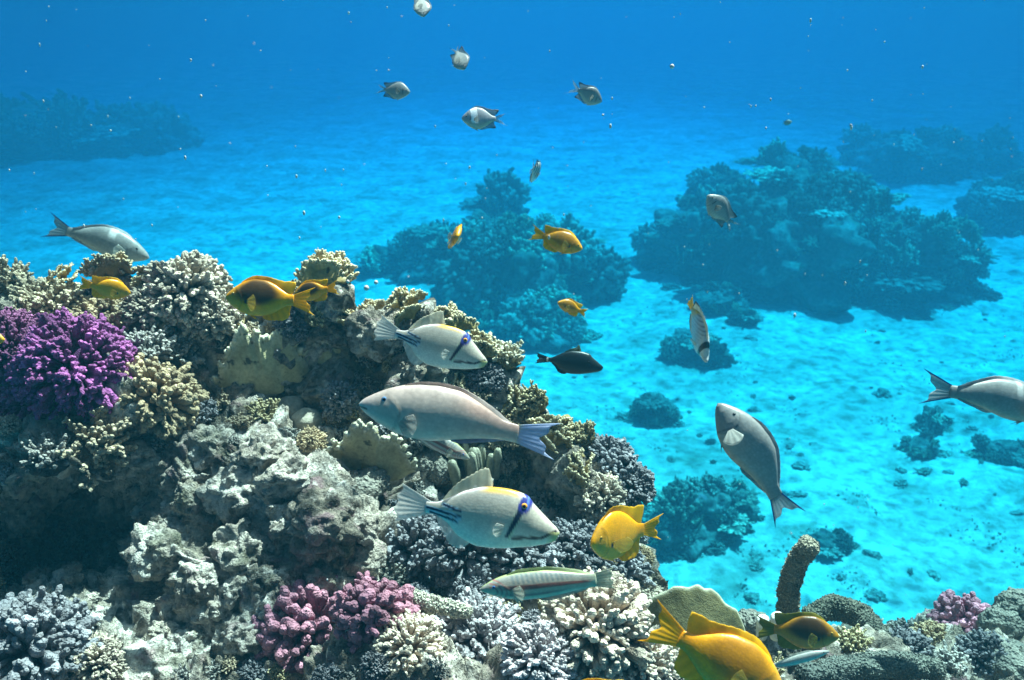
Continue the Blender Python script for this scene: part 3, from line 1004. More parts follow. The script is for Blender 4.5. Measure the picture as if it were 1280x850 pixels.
# crusts and nubbins of the rock face
for _ in range(600):
    px = rng.uniform(10, 470); py = rng.uniform(560, 840)
    if any((px - a) ** 2 + (py - b_) ** 2 < (0.8 * c + 7) ** 2 for a, b_, c in OCC):
        continue
    r = rng.uniform(9, 22)
    colony("rock_nubbin", ["rock:1", "rock:3", "darkrock:2", "rock:8", "darkrock:5"][rng.integers(5)], px, py, r, "crumbly knob of dead coral on the bare rock face", "dead coral", group="crumbly knobs on the rock face")
    OCC.append((px, py, r))
    nfill += 1
    if nfill > 145:
        break

# leaf-like plate coral, rope sponges, fallen stick
h, n, dist = cast(880, 800)
b = MB()
nu, nv = 70, 26
U, V = np.meshgrid(np.linspace(-1, 1, nu), np.linspace(0, 1, nv))
wd, ht = 0.105, 0.145
prof = 0.5 + 0.5 * np.sqrt(np.clip(1 - np.abs(U) ** 2.6, 0, 1)) + 0.13 * perlin(np.stack([U * 3, U * 0 + 2, U * 0], -1)) + 0.02 * perlin(np.stack([U * 7, U * 0 + 7, U * 0], -1)) - 0.26 * U * (U > 0)
X = U * wd * (0.72 + 0.28 * V)
Z = V * ht * prof * 0.8
Y = 0.05 * U ** 2 - 0.9 * Z ** 2 + 0.003 * perlin(np.stack([U * 3 + 5, V * 3, U * 0], -1))
tk = 0.004 * (1.4 - V * 0.6) * np.clip((1.001 - np.maximum(np.abs(U), V)) * 16, 0.35, 1)
rim = np.clip((np.maximum(np.abs(U) ** 3, V) - 0.93) / 0.07, 0, 1)[..., None]
cc = np.array((0.17, 0.145, 0.065)) * (1 - rim) + np.array((0.60, 0.56, 0.42)) * rim
fr = np.stack([X, Y - tk, Z], -1).reshape(-1, 3); bk = np.stack([X, Y + tk, Z], -1).reshape(-1, 3)
f = grid_faces(nu, nv); n0 = nu * nv
i = np.arange(nu - 1); j = np.arange(nv - 1); top_ = (nv - 1) * nu
b.add(np.concatenate([fr, bk]), [f, f[:, ::-1] + n0, np.stack([top_ + i, top_ + i + 1, n0 + top_ + i + 1, n0 + top_ + i], -1),
      np.stack([j * nu + nu - 1, n0 + j * nu + nu - 1, n0 + (j + 1) * nu + nu - 1, (j + 1) * nu + nu - 1], -1),
      np.stack([(j + 1) * nu, n0 + (j + 1) * nu, n0 + j * nu, j * nu], -1)], np.concatenate([cc.reshape(-1, 3)] * 2))
leaf = b.build("plate_coral", M_SMOOTH)
leaf.location = at(878, 812, 1.84)
leaf.rotation_euler = (-0.80, 0.10, 0.06)
tag(leaf, "broad olive leaf-like plate coral with a pale rim above the orange damselfish", "coral")


def rope(name, pix, radii, c0, c1, label, cat="sponge", lump=0.12):
    b = MB()
    pts = [at(*p) for p in pix]
    ctr = pts[0]
    V, ring, cc = tube(b, [p - ctr for p in pts], radii, c0, c1, lump=lump, n=170, fuzz=1.0)
    rg = np.random.default_rng(len(label))
    pick = rg.permutation(V.shape[0] * V.shape[1])[:2600]
    Pv = V.reshape(-1, 3)[pick]; Nv = np.broadcast_to(ring, V.shape).reshape(-1, 3)[pick]; Cv = cc.reshape(-1, 3)[pick] * rg.uniform(0.7, 1.5, (2600, 1))
    dv_ = norm(Nv + rg.normal(0, 0.45, Nv.shape))
    capsules(b, Pv - dv_ * 0.001, Pv + dv_ * rg.uniform(0.001, 0.0032, (2600, 1)), rg.uniform(0.0008, 0.0018, 2600), rg.uniform(0.0006, 0.0013, 2600), Cv, Cv * 1.5, segs=5, lump=0)
    o = b.build(name, M_SPONGE)
    o.location = ctr
    return tag(o, label, cat)


rope("rope_sponge", [(992, 800, 2.05), (985, 768, 2.03), (986, 735, 2.0), (997, 700, 1.98), (1017, 676, 1.95)], [0.022, 0.022, 0.021, 0.021, 0.018], (0.17, 0.15, 0.115), (0.30, 0.26, 0.20), "upright fuzzy finger-shaped sponge standing on the right ledge")
rope("rope_sponge", [(1008, 775, 2.12), (1040, 757, 2.14), (1075, 768, 2.12), (1100, 800, 2.06), (1108, 835, 2.0)], [0.022, 0.025, 0.026, 0.026, 0.024], (0.13, 0.13, 0.10), (0.17, 0.16, 0.13), "bent fuzzy rope sponge arching over the right ledge")
rope("rope_sponge", [(1000, 846, 1.78), (1060, 836, 1.84), (1120, 830, 1.88), (1180, 838, 1.9)], [0.020, 0.024, 0.024, 0.018], (0.10, 0.11, 0.10), (0.15, 0.15, 0.13), "dark rope sponge lying flat along the bottom right edge")
rope("dead_branch", [(500, 742, 1.74), (530, 752, 1.70), (560, 760, 1.68), (590, 765, 1.69)], [0.014, 0.013, 0.012, 0.009], (0.36, 0.34, 0.28), (0.44, 0.41, 0.34), "grey dead coral stick lying before the dark knobbly coral", "dead coral", 0.2)
for q, (px, py, d, hgt, rr) in enumerate([(950, 800, 1.88, 0.055, 0.013), (968, 800, 1.84, 0.060, 0.014)]):
    b = MB()
    tube(b, [(0, 0, 0), (0.004, 0, hgt * 0.5), (0.0, 0, hgt)], [rr * 0.7, rr, rr * 0.9], (0.45, 0.42, 0.36), (0.75, 0.72, 0.66), lump=0.06, n=40)
    o = b.build("sea_squirt", M_SMOOTH)
    o.location = at(px, py, d)
    tag(o, ["white tubular sea squirt beside the olive plate coral rim", "white tubular sea squirt behind the dark olive damselfish"][q], "sea squirt")

# ------------------------------------------------------------------ bommies standing on the sand, further and further off
M_FARROCK = rock_material("bommie_rock", (0.13, 0.13, 0.11), (0.26, 0.25, 0.22), (0.05, 0.055, 0.05), 0.35)
M_RUBBLE = rock_material("rubble_crust", (0.36, 0.35, 0.29), (0.55, 0.53, 0.46), (0.20, 0.20, 0.17), 0.8)


def ground(px, py):
    """Point of the sand floor seen at a photo pixel."""
    d = ray_dir(px, py)
    t = (0.0 - CAM.z) / d.z
    p = CAM + d * t
    p.z = float(sand_z(p.x, p.y))
    return p


BOMMIE_MESH = [rock_lump(40 + i, 0.5).mesh("bommie_rock", M_FARROCK) for i in range(4)]
FAR = {}
for i in range(3):  # tips coloured paler, as if catching the sunlight
    FAR["knob%d" % i] = knob_coral(500 + i, 90, (0.07, 0.07, 0.05), (0.30, 0.29, 0.24), 0.10, 0.45, 0.8, sub=1).mesh("far_knob_coral", M_FARCORAL)
    FAR["bush%d" % i] = finger_coral(520 + i, 40, (0.07, 0.07, 0.05), (0.40, 0.38, 0.28), 0.07, twigs=4).mesh("far_branch_coral", M_FARCORAL)
    FAR["fan%d" % i] = blade_coral(540 + i, 5, (0.09, 0.09, 0.05), (0.42, 0.40, 0.28), 1.5, 0.9, 12).mesh("far_plate_coral", M_FARCORAL)
FARK = list(FAR)
ARR = {}
for me_ in FAR.values():
    vv = np.zeros(len(me_.vertices) * 3); me_.vertices.foreach_get("co", vv)
    ff = np.zeros(len(me_.loops), int); me_.loops.foreach_get("vertex_index", ff)
    cc = np.zeros(len(me_.vertices) * 4); me_.color_attributes["tint"].data.foreach_get("color", cc)
    ARR[me_.name] = (vv.reshape(-1, 3), ff.reshape(-1, 4), cc.reshape(-1, 4))


def bommie(label, lumps, seed, n_coral, name="coral_mound", csize=(0.10, 0.26), group=None):
    """lumps: (px, py of the foot, half width in px, height in px). One thing: rock lumps with coral heads grown on them."""
    rng = np.random.default_rng(seed)
    g0 = ground(lumps[0][0], lumps[0][1])
    root = empty(name, g0)
    tag(root, label, "coral reef", group)
    spots = []
    heads, extra = 0, MB()
    for i, (px, py, w, hgt) in enumerate(lumps):
        g = ground(px, py)
        dd = (g - CAM).dot(FWD)
        rx = w / FPX * dd; hz = 0.80 * hgt / FPX * dd / math.cos(PITCH)
        o = link("rock", BOMMIE_MESH[(seed + i) % 4], root)
        ry = rx * rng.uniform(0.6, 0.85)
        o.location = g + Vector((0, ry * 0.8, hz * 0.30)) - g0
        o.rotation_euler = (0, 0, rng.uniform(0, 6.28))
        o.scale = (rx * 0.95, ry, hz * 0.80)
        spots.append((o.location.copy(), rx, ry, hz))
    tot = sum(a[1] for a in spots)
    for c, rx, ry, hz in spots:
        for k in range(max(2, int(n_coral * rx / tot))):
            a = rng.uniform(0, 2 * np.pi); z = rng.uniform(-0.1, 1.0) ** 0.8 if rng.uniform() > 0.15 else 0.0
            z = float(np.nan_to_num(z, nan=0.1))
            q = math.sqrt(max(0.0, 1 - z * z))
            if math.sin(a) > 0.5 and z < 0.5:
                a = -a
            dirv = Vector((math.cos(a) * q, math.sin(a) * q, z))
            wob = 1 + 0.12 * rng.normal()
            me = FAR[FARK[rng.integers(len(FARK))]]
            lo = c + Vector((dirv.x * rx * 0.92 * wob, dirv.y * ry * 0.92 * wob, dirv.z * hz * 0.72 * wob))
            r = rng.uniform(*csize) * (0.6 + 0.4 * min(1, rx / 1.0))
            sc = (r, r, r * rng.uniform(0.8, 1.3))
            ax = (dirv * 0.5 + Vector((0, 0, 0.7))).normalized()
            if rng.uniform() < 0.16:                  # a flat table among the domes
                sc = (r * 1.9, r * 1.9, r * 0.40)
                ax = Vector((0, -0.1, 1)).normalized()
                lo = lo + Vector((0, 0, r * 0.3))
            elif rng.uniform() < 0.10:
                sc = tuple(x * 1.8 for x in sc)
            qt = Vector((0, 0, 1)).rotation_difference(ax) @ Quaternion((0, 0, 1), rng.uniform(0, 6.28))
            heads += 1
            if heads <= 90:
                o = link("coral_head", me, root)
                o.location = lo
                o.scale = sc
                o.rotation_mode = 'QUATERNION'
                o.rotation_quaternion = qt
            else:                                   # past a hundred heads the rest is one tangle of growth
                vv, ff, cc = ARR[me.name]
                A = np.array(qt.to_matrix()) @ np.diag(sc)
                extra.add(vv @ A.T + np.array(lo), ff, cc * np.array([*([rng.uniform(0.5, 1.6)] * 3), 1]))
    # apron of small growth and rubble at the foot
    for c, rx, ry, hz in spots:
        for k in range(int(8 + 6 * rx)):
            a = rng.uniform(-np.pi, 0.3)
            q = rng.uniform(0.85, 1.3)
            px_, py_ = c.x + math.cos(a) * rx * q, c.y + math.sin(a) * ry * q
            me = FAR[FARK[rng.integers(len(FARK))]]
            vv, ff, cc = ARR[me.name]
            r = rng.uniform(0.25, 0.7) * csize[1]
            wz = float(sand_z(px_ + g0.x, py_ + g0.y)) - g0.z
            extra.add(vv * np.array([r, r, r * 0.7]) + np.array([px_, py_, wz]), ff, cc * np.array([*([rng.uniform(0.5, 1.6)] * 3), 1]))
    if extra.n:
        tag(extra.build("coral_growth", M_FARCORAL, root), kind="stuff")
    return root


bommie("large dark coral mound standing on the sand at the right", [(1010, 372, 130, 150), (893, 345, 84, 90), (1120, 378, 105, 110), (1000, 300, 70, 112), (1080, 330, 70, 95), (890, 290, 40, 70), (1195, 372, 45, 55)], 3, 210, csize=(0.18, 0.42))
bommie("broad dark coral mound in the middle, beyond the reef crest", [(620, 400, 85, 130), (540, 350, 60, 60), (690, 372, 56, 80), (625, 300, 34, 70), (490, 345, 34, 40), (660, 425, 70, 55), (694, 335, 36, 62)], 5, 170, csize=(0.16, 0.38))
bommie("hazy coral mound far off behind the large right one", [(1150, 225, 70, 55), (1230, 215, 55, 45), (1095, 205, 34, 38)], 8, 40, csize=(0.3, 0.6))
bommie("faint coral mound at the right edge of the sand", [(1262, 290, 50, 48), (1300, 280, 50, 60)], 9, 26, csize=(0.2, 0.4))
bommie("vast dim coral mound far away at the left", [(60, 195, 120, 45), (-60, 205, 120, 70), (150, 178, 50, 20)], 11, 50, csize=(0.5, 1.0))
bommie("dark coral head on the sand right beside the reef's right flank", [(868, 680, 62, 58), (915, 655, 34, 40), (830, 690, 40, 50)], 14, 40, csize=(0.10, 0.22), name="coral_head_patch")
bommie("low coral clump on the sand below the large right coral mound", [(905, 395, 26, 32), (930, 412, 20, 16)], 15, 14, csize=(0.14, 0.26), name="coral_patch")
bommie("coral clump on the sand behind the striped butterflyfish", [(852, 448, 24, 26), (895, 458, 24, 32)], 16, 14, csize=(0.12, 0.24), name="coral_patch")
bommie("small coral clump on the sand left of the rising parrotfish", [(818, 528, 28, 36)], 17, 10, csize=(0.10, 0.20), name="coral_patch")
bommie("small round coral clump on the sand below the right-edge parrotfish tail", [(1168, 535, 22, 24)], 18, 8, csize=(0.10, 0.18), name="coral_patch")
bommie("flat coral clump on the sand at the far right edge", [(1258, 575, 30, 24)], 19, 8, csize=(0.10, 0.18), name="coral_patch")
bommie("small coral clump on the sand just behind the rope sponge tip", [(1040, 690, 26, 24)], 20, 8, csize=(0.08, 0.15), name="coral_patch")
bommie("coral clump on bare sand halfway between reef and right edge", [(1160, 570, 26, 20)], 21, 8, csize=(0.10, 0.16), name="coral_patch")

# scattered rubble heads on the sand
rng = np.random.default_rng(21)
RUB = [rock_lump(60 + i, 0.55).mesh("rubble_lump", M_RUBBLE) for i in range(3)] + [FAR["knob0"], FAR["bush1"]]
for i in range(75):
    px = rng.uniform(690, 1290); py = rng.uniform(390, 745)
    if px < 800 and py > 470:
        continue
    g = ground(px, py)
    if rng.uniform() > 0.3:
        g += Vector((rng.normal(0, 0.25), rng.normal(0, 0.25), 0))
    r = rng.uniform(0.02, 0.065) * rng.uniform(0.8, 1.7)
    o = link("coral_fragment", RUB[rng.integers(len(RUB))])
    o.location = (g.x, g.y, float(sand_z(g.x, g.y)) + r * 0.15)
    o.scale = (r * rng.uniform(0.9, 1.7), r, r * rng.uniform(0.5, 0.9))
    o.rotation_euler = (0, 0, rng.uniform(0, 6.28))
    tag(o, "small broken coral fragment lying on the bright sand", "coral fragment", "coral fragments scattered over the sand")

# fine rubble: one sheet of crumbs, uncountable
mb = MB()
n = 9000
px = rng.uniform(560, 1330, n); py = 380 + 380 * rng.uniform(0, 1, n) ** 1.2
pts = []
for a, b_ in zip(px, py):
    d = ray_dir(a, b_)
    t = -CAM.z / d.z
    p = CAM + d * t
    pts.append((p.x, p.y))
pts = np.array(pts)
dens = fbm(np.stack([pts[:, 0] * 1.1, pts[:, 1] * 1.1, np.zeros(n)], -1), 3)
pts = pts[dens > 0.30]
zz = sand_z(pts[:, 0], pts[:, 1])
oct_v = np.array([[1, 0, 0], [-1, 0, 0], [0, 1, 0], [0, -1, 0], [0, 0, 1], [0, 0, -1]], float)
oct_f = np.array([[0, 2, 4], [2, 1, 4], [1, 3, 4], [3, 0, 4], [2, 0, 5], [1, 2, 5], [3, 1, 5], [0, 3, 5]])
K = len(pts)
sz = rng.uniform(0.004, 0.016, (K, 1, 1)) * rng.uniform(0.6, 1.6, (K, 1, 3))
V = np.stack([pts[:, 0], pts[:, 1], zz + 0.004], -1)[:, None] + oct_v[None] * sz + rng.normal(0, 0.004, (K, 6, 3))
mb.add(V.reshape(-1, 3), (oct_f[None] + (np.arange(K) * 6)[:, None, None]).reshape(-1, 3))
crumbs = mb.build("rubble_crumbs", M_RUBBLE, smooth=False)
tag(crumbs, "fine coral crumbs strewn over the sand", "rubble", kind="stuff")

# drifting specks in the water
m, nt, bs, out = new_mat("plankton")
bs.inputs['Base Color'].default_value = (0.50, 0.52, 0.52, 1)
bs.inputs['Roughness'].default_value = 0.4
mb = MB()
rng = np.random.default_rng(33)
ico = [(math.cos(a) * math.cos(e), math.sin(a) * math.cos(e), math.sin(e)) for e in (-0.9, 0, 0.9) for a in np.linspace(0, 6.28, 7)[:-1]]
ico = np.array(ico + [(0, 0, 1), (0, 0, -1)])
fc = []
for k in range(2):
    for j in range(6):
        fc.append((k * 6 + j, k * 6 + (j + 1) % 6, (k + 1) * 6 + (j + 1) % 6, (k + 1) * 6 + j))
tri = [(12 + (j + 1) % 6, 18, 12 + j) for j in range(6)] + [((j + 1) % 6, j, 19) for j in range(6)]
for k in range(230):
    d = rng.uniform(0.7, 3.2)
    px = rng.uniform(0, 1280); py = rng.uniform(0, 400 if k % 3 else 760)
    p = np.array(at(px, py, d))
    if py > 300 and px < 830 and d > 1.3:
        continue
    r = rng.uniform(0.4, 1.0) * rng.choice([1.0, 1.0, 1.0, 1.6]) / FPX * d * 1.1
    v = ico * r * np.array([1, 1, rng.uniform(0.7, 2.2)])
    mb.add(v + p, [np.array(fc), np.array(tri)])
for px, py, d, rp in ((458, 360, 1.2, 3.6), (470, 353, 1.25, 2.8), (435, 352, 1.25, 2.4), (840, 83, 1.5, 3.0)):
    mb.add(ico * (rp / FPX * d) + np.array(at(px, py, d)), [np.array(fc), np.array(tri)])
specks = mb.build("drifting_specks", m)
tag(specks, "pale specks of plankton drifting in the water", "plankton", kind="stuff")

# ------------------------------------------------------------------ fish
def fish_material(name, rough=0.35, scale_bump=0.5, fin=False, cells=46):
    m, nt, bs, out = new_mat(name)
    at_ = N(nt, 'ShaderNodeVertexColor', layer_name="tint")
    tc = N(nt, 'ShaderNodeTexCoord')
    n1 = noise_tex(nt, tc.outputs['Object'], 40, 3, 0.6)
    c = mixc(nt, 0.35, at_.outputs['Color'], ramp(nt, n1, [(0.3, (0.7, 0.7, 0.7)), (0.65, (1.12, 1.12, 1.12))]), 'MULTIPLY')
    nt.links.new(c, bs.inputs['Base Color'])
    bs.inputs['Roughness'].default_value = rough
    bs.inputs['Specular IOR Level'].default_value = 0.4
    if fin:
        bs.inputs['Roughness'].default_value = 0.5
        tl = N(nt, 'ShaderNodeBsdfTranslucent')
        nt.links.new(c, tl.inputs['Color'])
        mx = N(nt, 'ShaderNodeMixShader')
        mx.inputs[0].default_value = 0.45
        nt.links.new(bs.outputs[0], mx.inputs[1])
        nt.links.new(tl.outputs[0], mx.inputs[2])
        tp = N(nt, 'ShaderNodeBsdfTransparent')
        m2 = N(nt, 'ShaderNodeMixShader')
        nt.links.new(at_.outputs['Alpha'], m2.inputs[0])
        nt.links.new(tp.outputs[0], m2.inputs[1])
        nt.links.new(mx.outputs[0], m2.inputs[2])
        nt.links.new(m2.outputs[0], out.inputs['Surface'])
    else:
        v = N(nt, 'ShaderNodeTexVoronoi')
        v.inputs['Scale'].default_value = cells
        mp = N(nt, 'ShaderNodeMapping')
        mp.inputs['Scale'].default_value = (1, 0.2, 1.3)
        nt.links.new(tc.outputs['Object'], mp.inputs['Vector'])
        nt.links.new(mp.outputs[0], v.inputs['Vector'])
        if scale_bump:
            c = mixc(nt, 0.32, c, ramp(nt, v.outputs['Distance'], [(0.25, (1.08, 1.08, 1.08)), (0.62, (0.72, 0.72, 0.74))]), 'MULTIPLY')
            nt.links.new(c, bs.inputs['Base Color'])
        bump(nt, bs, v.outputs['Distance'], scale_bump, 0.00022)
    return m


M_SKIN = fish_material("fish_skin")
M_SKIN_COARSE = fish_material("fish_skin_large_scales", cells=34)
M_FIN = fish_material("fish_fin", fin=True)
M_EYE = fish_material("fish_eye", rough=0.08, scale_bump=0.0)


def hermite(xs, ys, q):
    """Smooth monotone-ish curve through the profile points."""
    xs = np.asarray(xs, float); ys = np.asarray(ys, float)
    d = np.diff(ys) / np.diff(xs)
    m = np.zeros_like(ys)
    m[0], m[-1] = d[0], d[-1]
    for i in range(1, len(xs) - 1):
        m[i] = 0 if d[i - 1] * d[i] <= 0 else 2 * d[i - 1] * d[i] / (d[i - 1] + d[i])
    i = np.clip(np.searchsorted(xs, q) - 1, 0, len(xs) - 2)
    h = xs[i + 1] - xs[i]; t = np.clip((q - xs[i]) / h, 0, 1)
    return (2 * t**3 - 3 * t**2 + 1) * ys[i] + (t**3 - 2 * t**2 + t) * h * m[i] + (-2 * t**3 + 3 * t**2) * ys[i + 1] + (t**3 - t**2) * h * m[i + 1]


def sstep(a, b, x):
    t = np.clip((x - a) / (b - a), 0, 1)
    return t * t * (3 - 2 * t)


def seg_dist(s, z, a, b):
    p = np.stack([s, z], -1); a = np.asarray(a, float); b = np.asarray(b, float)
    ab = b - a
    t = np.clip(((p - a) @ ab) / (ab @ ab), 0, 1)
    return np.linalg.norm(p - (a + t[..., None] * ab), axis=-1), t


def paint(c, mask, col):
    m = np.clip(mask, 0, 1)[..., None]
    return c * (1 - m) + np.asarray(col, float) * m


# each species: profile in body lengths (snout s=0, tail root s=1; z up), colours, fins
def col_picasso(s, z, top, bot):
    h = (z - bot) / (top - bot)
    c = np.ones(s.shape + (3,)) * np.array((0.50, 0.46, 0.38))
    c = paint(c, sstep(0.55, 0.15, h), (0.74, 0.72, 0.64))
    c = paint(c, sstep(0.6, 0.95, h) * sstep(0.3, 0.45, s), (0.40, 0.37, 0.33))
    c = paint(c, sstep(0.88, 0.97, h) * sstep(0.32, 0.36, s) * sstep(0.66, 0.55, s), (0.80, 0.42, 0.03))
    c = paint(c, sstep(0.93, 0.99, h) * sstep(0.55, 0.65, s), (0.65, 0.60, 0.62))
    # pale cheek edged by the eye band and the mouth line
    d, t = seg_dist(s, z, (0.30, 0.11), (0.375, -0.085))
    c = paint(c, sstep(0.034, 0.024, d) * (s < 0.36), (0.55, 0.62, 0.45))
    c = paint(c, sstep(0.030, 0.021, d + 0.014 * t), (0.015, 0.018, 0.05))
    d, t = seg_dist(s, z, (0.265, 0.185), (0.285, 0.13))
    c = paint(c, sstep(0.050, 0.040, d), (0.03, 0.035, 0.22))
    c = paint(c, sstep(0.008, 0.004, np.abs(s - 0.262)) * (z > 0.12), (0.10, 0.20, 0.55))
    for a, b_ in (((0.03, 0.005), (0.12, -0.050)), ((0.12, -0.050), (0.33, -0.085))):
        d, t = seg_dist(s, z, a, b_)
        c = paint(c, sstep(0.013, 0.007, d), (0.05, 0.035, 0.05))
    c = paint(c, sstep(0.10, 0.02, s) * (z < 0.0), (0.50, 0.48, 0.20))
    for a, b_ in (((0.99, 0.008), (0.73, -0.016)), ((0.87, 0.046), (0.74, 0.022)), ((0.96, -0.020), (0.75, -0.048))):
        d, t = seg_dist(s, z, a, b_)
        c = paint(c, sstep(0.016, 0.012, d), (0.45, 0.58, 0.66))
        c = paint(c, sstep(0.010, 0.006, d), (0.012, 0.02, 0.06))
    return c


def col_parrot(s, z, top, bot):
    h = (z - bot) / (top - bot)
    c = np.ones(s.shape + (3,)) * np.array((0.52, 0.44, 0.38))
    c = paint(c, sstep(0.45, 0.95, h), (0.48, 0.38, 0.34))
    c = paint(c, sstep(0.45, 0.75, h) * sstep(0.5, 0.75, s), (0.55, 0.36, 0.30))
    c = paint(c, sstep(0.3, 0.0, h), (0.62, 0.55, 0.48))
    c = paint(c, sstep(0.16, 0.02, s), (0.62, 0.48, 0.44))
    c = paint(c, sstep(0.03, 0.015, s), (0.72, 0.66, 0.62))
    d, t = seg_dist(s, z, (0.235, -0.12), (0.27, 0.02))
    c = paint(c, sstep(0.010, 0.004, d) * 0.5, (0.22, 0.22, 0.21))
    d, t = seg_dist(s, z, (0.01, -0.012), (0.055, -0.018))
    c = paint(c, sstep(0.007, 0.004, d), (0.16, 0.12, 0.11))
    return c


def col_greyparrot(s, z, top, bot):
    h = (z - bot) / (top - bot)
    c = np.ones(s.shape + (3,)) * np.array((0.36, 0.36, 0.35))
    c = paint(c, sstep(0.3, 0.0, h), (0.42, 0.40, 0.35))
    c = paint(c, sstep(0.94, 1.0, h), (0.28, 0.28, 0.28))
    c = paint(c, sstep(0.1, 0.02, s), (0.38, 0.35, 0.34))
    d, t = seg_dist(s, z, (0.22, -0.13), (0.255, 0.04))
    c = paint(c, sstep(0.012, 0.004, d) * 0.6, (0.12, 0.12, 0.13))
    return c


def col_causticband(s, z, top, bot):
    c = col_greyparrot(s, z, top, bot)
    h = (z - bot) / (top - bot)
    c = paint(c, sstep(0.035, 0.015, np.abs(s - 0.40 - 0.03 * h)) * sstep(0.5, 0.7, h), (0.62, 0.62, 0.60))  # band of caustic light painted into the back colour
    return c


def col_causticspot(s, z, top, bot):
    c = col_greyparrot(s, z, top, bot)
    h = (z - bot) / (top - bot)
    c = paint(c, sstep(0.06, 0.03, np.abs(s - 0.47)) * sstep(0.6, 0.75, h), (0.75, 0.75, 0.74))  # caustic light spot put into the skin colour
    return c


def col_wrasse(s, z, top, bot):
    h = (z - bot) / (top - bot)
    c = np.ones(s.shape + (3,)) * np.array((0.50, 0.41, 0.31))
    c = paint(c, sstep(0.5, 0.85, h), (0.30, 0.30, 0.27))
    bars = 0.5 + 0.5 * np.sin(s * 150 + 10 * h)
    c = paint(c, bars * sstep(0.58, 0.66, h) * sstep(0.25, 0.3, s) * sstep(0.85, 0.7, s) * 0.75, (0.14, 0.19, 0.20))
    c = paint(c, sstep(0.11, 0.06, np.abs(h - 0.50)) * sstep(0.12, 0.3, s), (0.30, 0.11, 0.09))
    c = paint(c, sstep(0.08, 0.03, np.abs(h - 0.22)) * sstep(0.12, 0.3, s) * sstep(0.85, 0.6, s), (0.36, 0.16, 0.15))
    c = paint(c, sstep(0.15, 0.0, h), (0.55, 0.50, 0.45))
    c = paint(c, sstep(0.93, 1.0, h), (0.40, 0.46, 0.20))
    for k in range(3):
        r = np.hypot(s - 0.10, (z + 0.02) * 1.4)
        c = paint(c, sstep(0.010, 0.004, np.abs(r - 0.055 - 0.04 * k)) * (s > 0.08) * (s < 0.28), (0.36, 0.15, 0.14))
    c = paint(c, sstep(0.9, 1.0, s), (0.48, 0.50, 0.36))
    return c


def col_yellow(s, z, top, bot, dark=0.96):
    h = (z - bot) / (top - bot)
    c = np.ones(s.shape + (3,)) * np.array((0.97, 0.41, 0.006))
    c = paint(c, sstep(0.0, 0.10, s) * sstep(0.30, 0.05, s) * 0.6, (0.46, 0.26, 0.05))
    r = np.hypot((s - 0.48) / 0.40, (h - 0.66) / 0.46)
    c = paint(c, sstep(1.1, 0.55, r) * dark, (0.030, 0.020, 0.012))
    c = paint(c, sstep(0.80, 0.95, s), (0.95, 0.36, 0.008))
    c = paint(c, sstep(0.35, 0.1, h), (0.98, 0.36, 0.008))
    r = np.hypot((s - 0.33) * 1.25, (z + 0.055) * 0.75)
    c = paint(c, sstep(0.030, 0.022, r), (0.01, 0.01, 0.015))
    return c


def col_yellow_pale(s, z, top, bot):
    return col_yellow(s, z, top, bot, 0.55)


def col_yellow_clear(s, z, top, bot):
    return col_yellow(s, z, top, bot, 0.12)


def col_yellow_dark(s, z, top, bot):
    c = col_yellow(s, z, top, bot, 0.9)
    return c * np.array((0.55, 0.55, 0.8))


def col_black(s, z, top, bot):
    h = (z - bot) / (top - bot)
    c = np.ones(s.shape + (3,)) * np.array((0.010, 0.014, 0.016))
    c = paint(c, sstep(0.94, 1.0, h) * sstep(0.35, 0.2, s), (0.10, 0.085, 0.04))
    c = paint(c, sstep(0.965, 0.985, s), (0.60, 0.55, 0.50))
    return c


def col_chromis(s, z, top, bot):
    h = (z - bot) / (top - bot)
    c = np.ones(s.shape + (3,)) * np.array((0.32, 0.34, 0.33))
    c = paint(c, sstep(0.5, 0.95, h), (0.17, 0.19, 0.20))
    c = paint(c, sstep(0.4, 0.1, h), (0.42, 0.42, 0.36))
    c = paint(c, (0.5 + 0.5 * np.sin(s * 90)) * 0.25, (0.08, 0.09, 0.10))
    d, t = seg_dist(s, z, (0.26, -0.08), (0.28, 0.06))
    c = paint(c, sstep(0.014, 0.006, d), (0.02, 0.02, 0.03))
    return c


def col_spotted(s, z, top, bot):
    h = (z - bot) / (top - bot)
    c = np.ones(s.shape + (3,)) * np.array((0.32, 0.33, 0.36))
    c = paint(c, sstep(0.4, 0.1, h), (0.50, 0.48, 0.38))
    c = paint(c, sstep(0.11, 0.08, np.abs(s - 0.34 - 0.10 * (1 - h))) * sstep(0.20, 0.35, h), (0.95, 0.95, 0.95))
    d, t = seg_dist(s, z, (0.30, -0.08), (0.45, -0.12))
    c = paint(c, sstep(0.035, 0.02, d), (0.95, 0.95, 0.95))
    d, t = seg_dist(s, z, (0.25, -0.06), (0.27, 0.06))
    c = paint(c, sstep(0.014, 0.006, d), (0.03, 0.03, 0.05))
    return c


def col_sergeant(s, z, top, bot):
    h = (z - bot) / (top - bot)
    c = np.ones(s.shape + (3,)) * np.array((0.48, 0.48, 0.46))
    for k in range(5):
        c = paint(c, sstep(0.045, 0.03, np.abs(s - 0.22 - 0.165 * k)) * sstep(0.12, 0.3, h), (0.02, 0.025, 0.035))
    return c


def col_butterfly(s, z, top, bot):
    h = (z - bot) / (top - bot)
    c = np.ones(s.shape + (3,)) * np.array((0.62, 0.63, 0.62))
    line = np.sin((s * 0.8 + z) * 85)
    c = paint(c, sstep(0.3, 0.8, line) * sstep(0.28, 0.34, s) * 0.7, (0.10, 0.12, 0.15))
    c = paint(c, sstep(0.78, 0.90, s + 0.25 * (h - 0.5)), (0.75, 0.45, 0.02))
    c = paint(c, sstep(0.045, 0.03, np.abs(s - 0.20)), (0.012, 0.012, 0.02))
    return c


